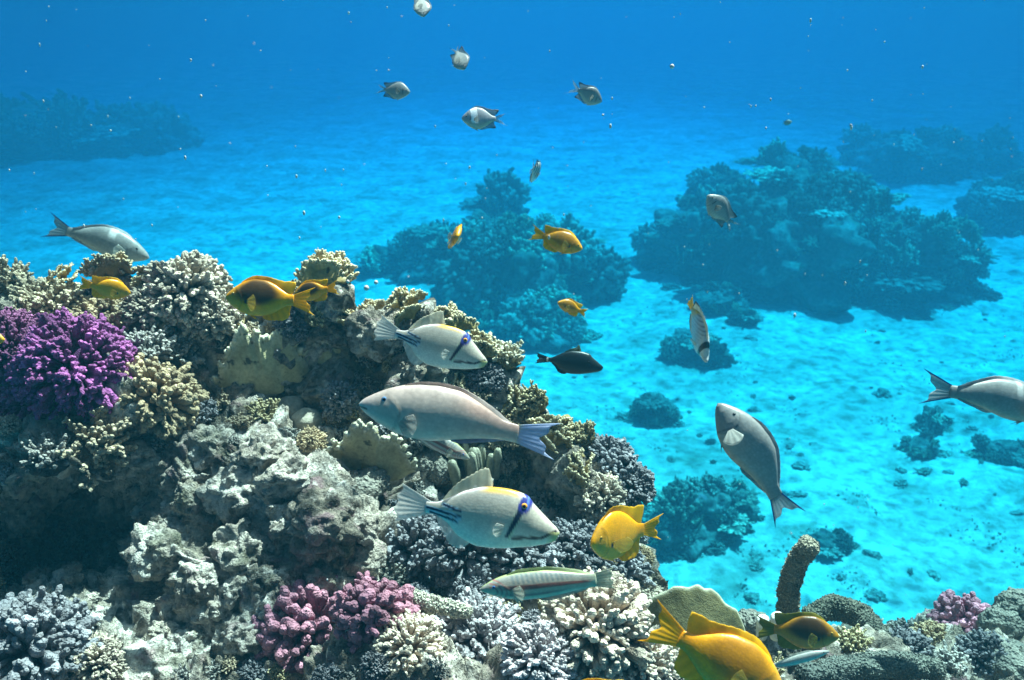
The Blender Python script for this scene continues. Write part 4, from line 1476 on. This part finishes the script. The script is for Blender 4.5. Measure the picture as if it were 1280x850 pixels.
def col_silver(s, z, top, bot):
    h = (z - bot) / (top - bot)
    c = np.ones(s.shape + (3,)) * np.array((0.42, 0.44, 0.40))
    c = paint(c, sstep(0.12, 0.05, np.abs(h - 0.6)), (0.22, 0.24, 0.22))
    return c


PARROT = dict(s=[0, .02, .06, .165, .27, .38, .48, .59, .70, .80, .91, 1.0],
              top=[.006, .034, .066, .130, .172, .196, .204, .196, .160, .115, .066, .055],
              bot=[-.004, -.028, -.055, -.104, -.138, -.150, -.143, -.118, -.090, -.068, -.055, -.055], w=.088)
TRIGGER = dict(s=[0, .02, .06, .12, .21, .285, .42, .57, .73, .83, .93, 1.0],
               top=[.002, .022, .048, .088, .148, .205, .222, .212, .160, .100, .050, .042],
               bot=[-.020, -.060, -.083, -.106, -.134, -.152, -.180, -.192, -.145, -.070, -.036, -.032], w=.080)
DAMSEL = dict(s=[0, .02, .07, .16, .28, .42, .56, .70, .82, .92, 1.0],
              top=[.01, .045, .098, .172, .240, .275, .265, .215, .140, .085, .075],
              bot=[-.01, -.048, -.095, -.160, -.218, -.250, -.245, -.200, -.130, -.080, -.072], w=.105)
CHROMIS = dict(s=[0, .02, .07, .16, .28, .42, .56, .70, .82, .92, 1.0],
               top=[.01, .05, .115, .20, .285, .33, .31, .24, .150, .085, .07],
               bot=[-.01, -.05, -.105, -.185, -.265, -.315, -.30, -.23, -.140, -.08, -.068], w=.10)
WRASSE = dict(s=[0, .02, .06, .14, .25, .38, .52, .66, .80, .92, 1.0],
              top=[.004, .022, .045, .082, .112, .128, .128, .112, .085, .062, .058],
              bot=[-.006, -.022, -.040, -.070, -.098, -.115, -.112, -.098, -.076, -.060, -.056], w=.075)
SLIM = dict(s=[0, .02, .06, .14, .25, .38, .52, .66, .80, .92, 1.0],
            top=[.003, .014, .028, .05, .07, .078, .078, .07, .055, .04, .036],
            bot=[-.004, -.014, -.026, -.046, -.066, -.075, -.074, -.064, -.05, -.038, -.034], w=.05)
BUTTER = dict(s=[0, .02, .08, .14, .24, .38, .54, .70, .84, .94, 1.0],
              top=[.006, .02, .05, .12, .24, .32, .33, .30, .20, .09, .07],
              bot=[-.02, -.04, -.06, -.10, -.20, -.29, -.30, -.27, -.18, -.085, -.07], w=.09)

YEL = (0.98, 0.55, 0.006)
SPEC = {
    "picasso": dict(gain=1.0, P=TRIGGER, col=col_picasso, eye=(.285, .135, .024, (0.75, 0.33, 0.06)),
                    tail=dict(len=.19, h0=.05, h1=.140, fork=-.03, c=(0.74, 0.72, 0.68, 0.62)),
                    dorsal=dict(a=.54, b=.88, hs=[.02, .13, .12, .10, .085, .07, .045, .01], c=(0.66, 0.62, 0.48, 0.5), sweep=.05),
                    anal=dict(a=.64, b=.90, hs=[.01, .06, .085, .085, .075, .06, .04, .01], c=(0.74, 0.72, 0.68, 0.5), sweep=.05),
                    pect=dict(s=.40, z=-.035, len=.09, c=(0.7, 0.7, 0.65, 0.45)), pelvic=None),
    "blacktrigger": dict(P=TRIGGER, col=col_black, eye=(.27, .06, .016, (0.03, 0.04, 0.05)),
                         tail=dict(len=.20, h0=.05, h1=.10, fork=.05, c=(0.03, 0.03, 0.04, 1)),
                         dorsal=dict(a=.42, b=.70, hs=[.02, .11, .06, .05, .04, .03, .02, .01], c=(0.10, 0.11, 0.05, 0.85), sweep=.04),
                         anal=dict(a=.62, b=.90, hs=[.01, .04, .05, .05, .04, .03, .02, .01], c=(0.012, 0.014, 0.02, 1), sweep=.05),
                         pect=None, pelvic=None),
    "parrot": dict(gain=0.95, P=PARROT, col=col_parrot, eye=(.155, .062, .018, (0.14, 0.26, 0.44)),
                   tail=dict(len=.24, h0=.055, h1=.118, fork=.09, c=(0.46, 0.54, 0.76, 0.8), c0=(0.62, 0.58, 0.36, 1)),
                   dorsal=dict(a=.26, b=.94, hs=[.004, .018, .020, .020, .018, .018, .016, .004], c=(0.56, 0.46, 0.42, 1), sweep=.03),
                   anal=dict(a=.60, b=.92, hs=[.004, .02, .022, .02, .02, .018, .012, .004], c=(0.34, 0.33, 0.46, 0.9), sweep=.03),
                   pect=dict(s=.27, z=-.055, len=.13, c=(0.46, 0.45, 0.42, 0.35)), pelvic=dict(s=.33, len=.11, c=(0.50, 0.48, 0.44, 0.9))),
    "greyparrot": dict(gain=0.78, P=PARROT, col=col_greyparrot, eye=(.155, .062, .016, (0.10, 0.11, 0.12)),
                       tail=dict(len=.25, h0=.055, h1=.16, fork=.11, c=(0.36, 0.38, 0.40, 0.75), edge=(0.03, 0.06, 0.28)),
                       dorsal=dict(a=.26, b=.94, hs=[.004, .02, .022, .022, .02, .018, .016, .004], c=(0.38, 0.38, 0.40, 1), sweep=.03),
                       anal=dict(a=.60, b=.92, hs=[.004, .02, .022, .02, .02, .018, .012, .004], c=(0.40, 0.39, 0.40, 0.9), sweep=.03),
                       pect=dict(s=.25, z=-.03, len=.15, c=(0.60, 0.60, 0.56, 0.7)), pelvic=dict(s=.30, len=.10, c=(0.5, 0.5, 0.45, 0.9))),
    "wrasse": dict(gain=0.95, P=WRASSE, col=col_wrasse, eye=(.125, .020, .015, (0.05, 0.14, 0.40)),
                   tail=dict(len=.15, h0=.058, h1=.095, fork=.015, c=(0.42, 0.45, 0.34, 0.7)),
                   dorsal=dict(a=.24, b=.95, hs=[.004, .026, .028, .028, .026, .024, .020, .004], c=(0.36, 0.42, 0.22, 0.85), sweep=.03),
                   anal=dict(a=.50, b=.94, hs=[.004, .026, .026, .026, .024, .022, .018, .004], c=(0.45, 0.42, 0.36, 0.8), sweep=.03),
                   pect=dict(s=.27, z=-.03, len=.13, c=(0.50, 0.50, 0.42, 0.4)), pelvic=dict(s=.30, len=.08, c=(0.5, 0.48, 0.40, 0.7))),
    "silver": dict(P=SLIM, col=col_silver, eye=(.11, .012, .012, (0.05, 0.05, 0.05)),
                   tail=dict(len=.16, h0=.035, h1=.075, fork=.02, c=(0.42, 0.44, 0.40, 0.6)),
                   dorsal=dict(a=.26, b=.92, hs=[.004, .022, .022, .022, .02, .018, .014, .004], c=(0.42, 0.45, 0.40, 0.6), sweep=.03),
                   anal=dict(a=.50, b=.92, hs=[.004, .02, .02, .02, .02, .018, .014, .004], c=(0.45, 0.44, 0.40, 0.6), sweep=.03), pect=None, pelvic=None),
}
for key, fn in (("yellow", col_yellow), ("yellowpale", col_yellow_pale), ("yellowclear", col_yellow_clear), ("yellowdark", col_yellow_dark)):
    yc = YEL if key != "yellowdark" else (0.30, 0.24, 0.02)
    SPEC[key] = dict(P=DAMSEL, col=fn, eye=(.13, .052, .024, (0.55, 0.33, 0.05)),
                     tail=dict(len=.30, h0=.075, h1=.20, fork=.10, c=(*yc, 0.92)),
                     dorsal=dict(a=.22, b=.96, hs=[.01, .045, .055, .055, .060, .085, .15, .02], c=(yc[0] * .9, yc[1] * .95, yc[2], 0.9), sweep=.17),
                     anal=dict(a=.55, b=.95, hs=[.01, .06, .08, .10, .13, .12, .06, .01], c=(*yc, 0.9), sweep=.13),
                     pect=dict(s=.34, z=-.05, len=.19, c=(0.60, 0.45, 0.08, 0.22)), pelvic=dict(s=.33, len=.17, c=(*yc, 0.85)))
for key, fn in (("chromis", col_chromis), ("spotted", col_spotted), ("sergeant", col_sergeant)):
    SPEC[key] = dict(gain=1.3, P=CHROMIS, col=fn, eye=(.14, .045, .028, (0.12, 0.13, 0.14)),
                     tail=dict(len=.42, h0=.07, h1=.22, fork=.32, c=(0.34, 0.38, 0.38, 0.35), edge=(0.02, 0.025, 0.04)),
                     dorsal=dict(a=.25, b=.95, hs=[.01, .04, .045, .045, .05, .08, .15, .01], c=(0.26, 0.29, 0.29, 0.55), sweep=.26, edge=(0.02, 0.025, 0.04)),
                     anal=dict(a=.52, b=.94, hs=[.01, .04, .05, .06, .09, .13, .05, .01], c=(0.32, 0.33, 0.32, 0.55), sweep=.24, edge=(0.02, 0.025, 0.04)),
                     pect=dict(s=.36, z=-.03, len=.18, c=(0.4, 0.4, 0.36, 0.35)), pelvic=dict(s=.34, len=.18, c=(0.5, 0.5, 0.45, 0.9)))
SPEC["forked"] = dict(SPEC["chromis"], tail=dict(len=.50, h0=.06, h1=.34, fork=.36, c=(0.40, 0.44, 0.42, 0.35), edge=(0.02, 0.025, 0.04)))
SPEC["butterfly"] = dict(P=BUTTER, col=col_butterfly, eye=(.19, .03, .022, (0.02, 0.02, 0.02)),
                         tail=dict(len=.17, h0=.07, h1=.13, fork=0.0, c=(0.75, 0.48, 0.03, 0.9)),
                         dorsal=dict(a=.25, b=.96, hs=[.01, .06, .07, .07, .08, .10, .12, .02], c=(0.50, 0.48, 0.40, 0.9), sweep=.10, edge=(0.02, 0.02, 0.02)),
                         anal=dict(a=.48, b=.95, hs=[.01, .05, .07, .08, .09, .08, .05, .01], c=(0.50, 0.48, 0.42, 0.9), sweep=.08, edge=(0.02, 0.02, 0.02)),
                         pect=dict(s=.34, z=-.03, len=.13, c=(0.6, 0.6, 0.55, 0.4)), pelvic=dict(s=.32, len=.14, c=(0.7, 0.7, 0.65, 0.9)))
SPEC["causticspot"] = dict(SPEC["greyparrot"], col=col_causticspot)
SPEC["causticband"] = dict(SPEC["greyparrot"], col=col_causticband)


def fin_sheet(base, tip, c, c_root=None, edge=None, nu=40, nv=10, th=0.0035, wave=0.0015):
    """Thin fin between a base curve and a tip curve (n x 3 each), with rays along it."""
    base = np.asarray(base); tip = np.asarray(tip)
    q = np.linspace(0, 1, nu); qb = np.linspace(0, 1, len(base)); qt = np.linspace(0, 1, len(tip))
    B = np.stack([np.interp(q, qb, base[:, k]) for k in range(3)], -1)
    T = np.stack([np.interp(q, qt, tip[:, k]) for k in range(3)], -1)
    v = np.linspace(0, 1, nv)
    S = B[None] * (1 - v)[:, None, None] + T[None] * v[:, None, None]
    ray = np.sin(q * nu * 0.9 + 0.3)
    S[..., 1] += wave * ray[None] * v[:, None] + 0.02 * np.sin(q * 4 + 1)[None] * v[:, None] ** 2
    t = th * (1.3 - 0.9 * v)[:, None] * np.ones((1, nu))
    A = S.copy(); A[..., 1] += t
    Bk = S.copy(); Bk[..., 1] -= t
    f = grid_faces(nu, nv); n0 = nu * nv
    i = np.arange(nu - 1); top = (nv - 1) * nu; j = np.arange(nv - 1)
    strips = [np.stack([top + i, top + i + 1, n0 + top + i + 1, n0 + top + i], -1),
              np.stack([j * nu, (j + 1) * nu, n0 + (j + 1) * nu, n0 + j * nu], -1),
              np.stack([j * nu + nu - 1, n0 + j * nu + nu - 1, n0 + (j + 1) * nu + nu - 1, (j + 1) * nu + nu - 1], -1)]
    cc = np.ones((nv, nu, 4)) * np.asarray(c)
    cc[..., :3] *= (1 + 0.09 * ray)[None, :, None]
    if c_root is not None:
        w = sstep(0.35, 0.05, v)[:, None, None]
        cc = cc * (1 - w) + np.asarray(c_root) * w
    cc[..., 3] = np.clip(cc[..., 3] + (1 - v)[:, None] ** 2 * 0.3, 0, 1)
    if edge is not None:
        w = edge[0][None, :, None] * np.ones((nv, 1, 1)) if edge[0].ndim == 1 else edge[0][..., None]
        cc = cc * (1 - w) + np.array((*edge[1], 1.0)) * w
    mb = MB()
    mb.add(np.concatenate([A.reshape(-1, 3), Bk.reshape(-1, 3)]), [f, f[:, ::-1] + n0] + strips, np.concatenate([cc.reshape(-1, 4)] * 2))
    return mb


FISH_COUNT = [0]


def fish(name, spec, label, nose, tail, d, yaw=0.0, roll=0.0, bend=0.0, cat="fish", group=None, pect_out=0.5, deep=1.0, parts=True):
    """A fish whose snout and tail tip stand at the photo pixels given, about depth d; yaw turns it away from (+) or towards (-) the viewer, degrees."""
    Sp = SPEC[spec]
    P = Sp["P"]
    rng = np.random.default_rng(900 + FISH_COUNT[0]); FISH_COUNT[0] += 1
    ns, nr = 110, 56
    s = np.concatenate([np.linspace(0, 0.08, 16)[:-1] ** 1.0, np.linspace(0.08, 1.0, ns - 15)])
    top = hermite(P["s"], P["top"], s) * deep; bot = hermite(P["s"], P["bot"], s) * deep
    wprof = np.interp(s, [0, .02, .08, .2, .35, .5, .7, .88, 1.0], [.12, .35, .62, .92, 1.0, .95, .66, .30, .17])
    wid = P["w"] * wprof
    th = np.linspace(0, 2 * np.pi, nr, endpoint=False)
    mid = (top + bot) / 2; half = (top - bot) / 2
    ct = np.cos(th); st = np.sin(th)
    Zl = mid[:, None] + half[:, None] * ct[None]
    Yl = wid[:, None] * (np.sign(st) * np.abs(st) ** 0.9)[None]
    Sl = np.repeat(s[:, None], nr, 1)
    tl = Sp["tail"]["len"]
    total = 1.0 + tl * 0.8

    def warp(p):
        """Swimming bend sideways, in body lengths; x runs from the snout (0) backwards (-)."""
        p = np.array(p, float)
        u = np.clip(-p[..., 0] - 0.25, 0, None)
        p[..., 1] = p[..., 1] + bend * u ** 1.8
        return p

    cols = Sp["col"](Sl, Zl / deep, (top / deep)[:, None] * np.ones((1, nr)), (bot / deep)[:, None] * np.ones((1, nr)))
    gs = {"picasso": 0.0, "blacktrigger": 0.0}.get(spec, 0.27)
    if gs:
        gr = np.hypot((Sl - gs + 0.13) / 0.13, (Zl + 0.03) / (0.62 * np.max(top)))
        gl_ = np.exp(-((gr - 1.0) / 0.05) ** 2) * (Sl > gs - 0.12)
        cols = cols * (1 - 0.38 * gl_)[..., None]
        Yl = Yl * (1 + 0.05 * sstep(1.03, 0.97, gr) * sstep(0.7, 0.95, gr) * (Sl > gs - 0.1))
    # gentle irregular mottling of the skin
    mo = fbm(np.stack([Sl * 14, Yl * 14, Zl * 14], -1) + FISH_COUNT[0], 3)
    cols = cols * (1 + 0.10 * mo)[..., None] * Sp.get("gain", 1.0)
    mb = MB()
    V = np.stack([-Sl, Yl, Zl], -1)
    nose_c = np.array([[0.004, 0, mid[0]]]); tail_c = np.array([[-1.01, 0, mid[-1]]])
    VV = np.concatenate([V.reshape(-1, 3), nose_c, tail_c])
    f = grid_faces(nr, len(s), True)
    k = np.arange(nr); k2 = (k + 1) % nr
    n0 = len(s) * nr
    cap1 = np.stack([np.full(nr, n0), k2, k], -1)
    cap2 = np.stack([np.full(nr, n0 + 1), n0 - nr + k, n0 - nr + k2], -1)
    cc = np.concatenate([cols.reshape(-1, 3), cols[0, :1], cols[-1, :1]])
    mb.add(warp(VV), [f, cap1, cap2], cc)

    # ---- frame in the world
    pn = at(*nose, d); pt = at(*tail, d)
    hv = (pn - pt)
    Limg = hv.length
    hx = hv.normalized()
    yr = math.radians(yaw)
    h = (hx * math.cos(yr) + FWD * math.sin(yr)).normalized()
    scale = Limg / math.cos(yr) / total
    dors = FWD.cross(hx)
    if dors.dot(UP) < 0:
        dors = -dors
    dors = (dors - h * dors.dot(h)).normalized()
    dors = Quaternion(h, math.radians(roll)) @ dors
    side = dors.cross(h)
    ctr = (pn + pt) / 2
    loc = ctr + h * (total * 0.5 * scale)
    root = empty(name, loc)
    Mx = Matrix((h, side, dors)).transposed()
    root.rotation_mode = 'QUATERNION'
    root.rotation_quaternion = Mx.to_quaternion()
    root.scale = (scale, scale, scale)
    tag(root, label, cat, group)
    mb.build("body", M_SKIN_COARSE if P is DAMSEL or P is CHROMIS or P is PARROT else M_SKIN, root)

    # ---- tail fin
    T = Sp["tail"]
    n = 41
    q = np.linspace(1, -1, n)
    base = np.stack([np.full(n, -0.955), np.zeros(n), mid[-1] + q * T["h0"] * 0.85], -1)
    tipx = -1.0 - T["len"] * (1 - 0.06 * np.cos(q * 9)) + T["fork"] * (1 - np.abs(q) ** 1.4) - 0 * q
    tip = np.stack([tipx, np.zeros(n), mid[-1] + q * T["h1"]], -1)
    edge = None
    if "edge" in T:
        qq = np.linspace(1, -1, 48)
        edge = (sstep(0.74, 0.86, np.abs(qq)), T["edge"])
    ft = fin_sheet(base, tip, T["c"], T.get("c0"), edge, nu=48, nv=14)
    ft.v = [warp(x) for x in ft.v]
    ft.build("tail_fin", M_FIN, root)
    # ---- dorsal and anal fins
    for key, sgn, prof in (("dorsal", 1, top), ("anal", -1, bot)):
        Fd = Sp.get(key)
        if not Fd:
            continue
        n = 40
        sb = np.linspace(Fd["a"], Fd["b"], n)
        zb = np.interp(sb, s, prof)
        hh = hermite(np.linspace(0, 1, len(Fd["hs"])), Fd["hs"], np.linspace(0, 1, n)) * (1 + 0.05 * rng.normal())
        hh = hh * (1 + 0.04 * np.sin(np.arange(n) * 1.9))
        base = np.stack([-sb, np.zeros(n), zb - sgn * 0.02], -1)
        sw = Fd["sweep"] * np.linspace(0.2, 1, n) * (hh / max(Fd["hs"]))
        tip = np.stack([-sb - sw, np.zeros(n), zb + sgn * hh * deep], -1)
        edge = None
        if "edge" in Fd:
            vv = np.linspace(0, 1, 10)[:, None]
            qq = np.linspace(0, 1, 40)[None]
            edge = (sstep(0.68, 0.88, vv) * sstep(0.35, 0.8, qq), Fd["edge"])
        fb = fin_sheet(base, tip, Fd["c"], None, edge)
        fb.v = [warp(x) for x in fb.v]
        fb.build(key + "_fin", M_FIN, root)
    # ---- paired fins and eyes
    def surf_y(ss, z):
        hs_ = np.interp(ss, s, half); ms = np.interp(ss, s, mid); ws = np.interp(ss, s, wid)
        c = np.clip((z * deep - ms) / hs_, -0.98, 0.98)
        return ws * math.sqrt(1 - c * c) ** 0.9
    for sd in (1, -1):
        Fp = Sp.get("pect")
        if Fp:
            n = 15
            a = np.linspace(0.75, -0.95, n)
            y0 = surf_y(Fp["s"], Fp["z"])
            ln = Fp["len"] * (0.72 + 0.28 * np.cos(a * 1.2 - 0.3))
            bz_ = Fp["z"] + np.linspace(0.02, -0.02, n)
            base = np.stack([np.full(n, -Fp["s"]), np.zeros(n), bz_], -1)
            tip = np.stack([-Fp["s"] - ln * np.cos(a) * 0.9, np.zeros(n), Fp["z"] + ln * np.sin(a) - 0.02], -1)
            fb = fin_sheet(base, tip, Fp["c"], nu=24, nv=8, th=0.0025, wave=0.003)
            out_ = pect_out
            def put(p):
                p = p.copy()
                dx = np.clip(-p[:, 0] - Fp["s"], 0, None)
                p[:, 1] = sd * (y0 * 0.96 + p[:, 1] + dx * out_)
                return p
            fb.v = [warp(put(x)) for x in fb.v]
            fb.build("pectoral_fin", M_FIN, root)
        Fv = Sp.get("pelvic")
        if Fv:
            n = 9
            zb = np.interp(Fv["s"], s, bot)
            base = np.stack([-Fv["s"] - np.linspace(0, 0.05, n), np.zeros(n), np.full(n, zb + 0.015)], -1)
            lq = np.linspace(0, 1, n)
            tip = np.stack([-Fv["s"] - Fv["len"] * (0.95 - 0.35 * lq), np.zeros(n), zb - Fv["len"] * (0.42 - 0.30 * lq)], -1)
            fb = fin_sheet(base, tip, Fv["c"], nu=16, nv=7, th=0.0025, wave=0.002)
            def put2(p):
                p = p.copy()
                p[:, 1] = sd * (0.018 + p[:, 1] + np.clip(zb - p[:, 2], 0, None) * 0.25)
                return p
            fb.v = [warp(put2(x)) for x in fb.v]
            fb.build("pelvic_fin", M_FIN, root)
        es, ez, er, ec = Sp["eye"]
        y0 = surf_y(es, ez)
        eb = MB()
        thh = np.linspace(0, 2 * np.pi, 24, endpoint=False); ph = np.linspace(0.0, np.pi * 0.62, 14)
        TT, PP = np.meshgrid(thh, ph)
        ex = np.sin(PP) * np.cos(TT) * er; ezz = np.sin(PP) * np.sin(TT) * er; ey = np.cos(PP) * er * 0.55
        cc = np.ones(TT.shape + (3,)) * np.asarray(ec)
        cc = paint(cc, sstep(0.62, 0.52, PP), (0.006, 0.006, 0.008))
        cc = paint(cc, sstep(1.25, 1.4, PP), np.asarray(ec) * 0.45)
        V = np.stack([-es + ex, sd * (y0 - er * 0.22 + ey), ez * deep + ezz], -1)
        eb.add(warp(V.reshape(-1, 3)), grid_faces(24, 14, True) if sd < 0 else grid_faces(24, 14, True)[:, ::-1], cc.reshape(-1, 3))
        eb.build("eye", M_EYE, root)
    return root


fish("triggerfish", "picasso", "upper of two pale triggerfish with blue eye patch, in front of the reef slope", (609, 452), (477, 412), 1.72, yaw=3, bend=0.10, deep=1.10)
fish("triggerfish", "picasso", "lower and larger pale triggerfish with a yellow back streak and blue eye patch", (699, 664), (507, 630), 1.45, yaw=-4, bend=-0.05, deep=1.10)
fish("parrotfish", "parrot", "large pinkish grey parrotfish with blue tail in the middle of the reef", (449, 505), (685, 549), 1.55, yaw=0, bend=0.04, pect_out=0.25)
fish("wrasse", "wrasse", "long green wrasse with rusty stripes over the cream corals", (600, 738), (762, 724), 1.38, yaw=4, bend=-0.08, pect_out=0.3)
fish("wrasse", "wrasse", "greenish wrasse mostly hidden behind the large parrotfish", (587, 574), (505, 532), 1.74, yaw=6)
fish("damselfish", "yellow", "brown and yellow damselfish with a black fin spot before the reef crest", (281, 371), (390, 377), 1.68, yaw=5, bend=0.06)
fish("damselfish", "yellow", "small dark-backed damselfish partly behind the brown and yellow one", (366, 368), (421, 360), 1.86, yaw=12)
fish("damselfish", "yellowclear", "small plain yellow damselfish turned away beside the grey crest coral", (158, 366), (107, 355), 1.86, yaw=28, roll=8)
fish("damselfish", "yellowclear", "deep bright yellow damselfish turning towards the viewer at the reef's right flank", (736, 672), (814, 663), 1.50, yaw=-44, roll=-8, bend=0.2, deep=1.32, pect_out=1.2)
fish("damselfish", "yellowpale", "largest orange damselfish diving out of the bottom edge", (978, 866), (820, 784), 1.18, yaw=-4, bend=0.05)
fish("damselfish", "yellowdark", "dark olive damselfish low in front of the rope sponge", (1047, 794), (950, 786), 1.62, yaw=-6)
fish("damselfish", "yellowpale", "yellow damselfish with a black spot swimming high over the middle coral mound", (728, 311), (667, 291), 1.95, yaw=4, bend=0.1)
fish("damselfish", "yellowpale", "smaller yellow damselfish above the black triggerfish", (697, 378), (732, 391), 2.15, yaw=-8)
fish("damselfish", "yellowpale", "tiny yellow damselfish seen head-on before the middle coral mound", (574, 298), (562, 294), 2.1, yaw=-77, roll=-6, deep=1.2)
fish("damselfish", "yellow", "yellow damselfish just entering at the left edge", (6, 425), (-40, 420), 1.75)
fish("damselfish", "yellowpale", "orange damselfish back showing at the bottom edge", (700, 876), (800, 870), 1.2)
fish("triggerfish", "blacktrigger", "black triggerfish above the right reef slope", (754, 459), (672, 448), 2.35, yaw=2)
fish("parrotfish", "causticspot", "grey parrotfish with a spot of sunlight painted on its back behind the left reef crest", (184, 322), (66, 283), 2.62, yaw=6)
fish("parrotfish", "greyparrot", "grey parrotfish with a forked tail rising over the open sand", (899, 505), (984, 645), 1.75, yaw=6, roll=-8, bend=-0.18, pect_out=1.0, deep=1.18)
fish("parrotfish", "causticband", "grey parrotfish with a band of sunlight painted on its back leaving at the right edge", (1325, 516), (1160, 484), 1.85, yaw=0)
fish("butterflyfish", "butterfly", "slim striped butterflyfish pointing down over the sand", (879, 452), (867, 376), 2.2, yaw=-30, roll=82)
fish("chromis", "chromis", "grey black-edged damselfish before the large right coral mound", (883, 245), (921, 286), 2.1, yaw=-15)
fish("chromis", "spotted", "white-saddled damselfish with black fin streaks in open water", (577, 148), (634, 149), 1.9, yaw=0)
fish("chromis", "chromis", "grey damselfish with black fin tips facing right in open water", (513, 116), (470, 110), 2.1, yaw=-8)
fish("chromis", "chromis", "grey damselfish heading down, second from the top", (581, 90), (567, 54), 2.1, yaw=-30, roll=15)
fish("chromis", "forked", "bluish damselfish with a wide open black-tipped tail", (753, 125), (710, 109), 2.2, yaw=20, roll=10)
fish("chromis", "chromis", "olive grey damselfish cut off by the top edge", (530, 24), (524, -14), 2.0, yaw=-25)
fish("chromis", "sergeant", "tiny banded fish seen end-on above the middle coral mound", (672, 215), (664, 212), 2.6, yaw=80, roll=4, deep=1.15)
fish("chromis", "chromis", "very small dark fish far off above the right coral mound", (990, 152), (977, 155), 4.5, yaw=0)
fish("silver_fish", "silver", "thin translucent silver fish by the orange damselfish head", (1038, 815), (955, 834), 1.42, yaw=5)
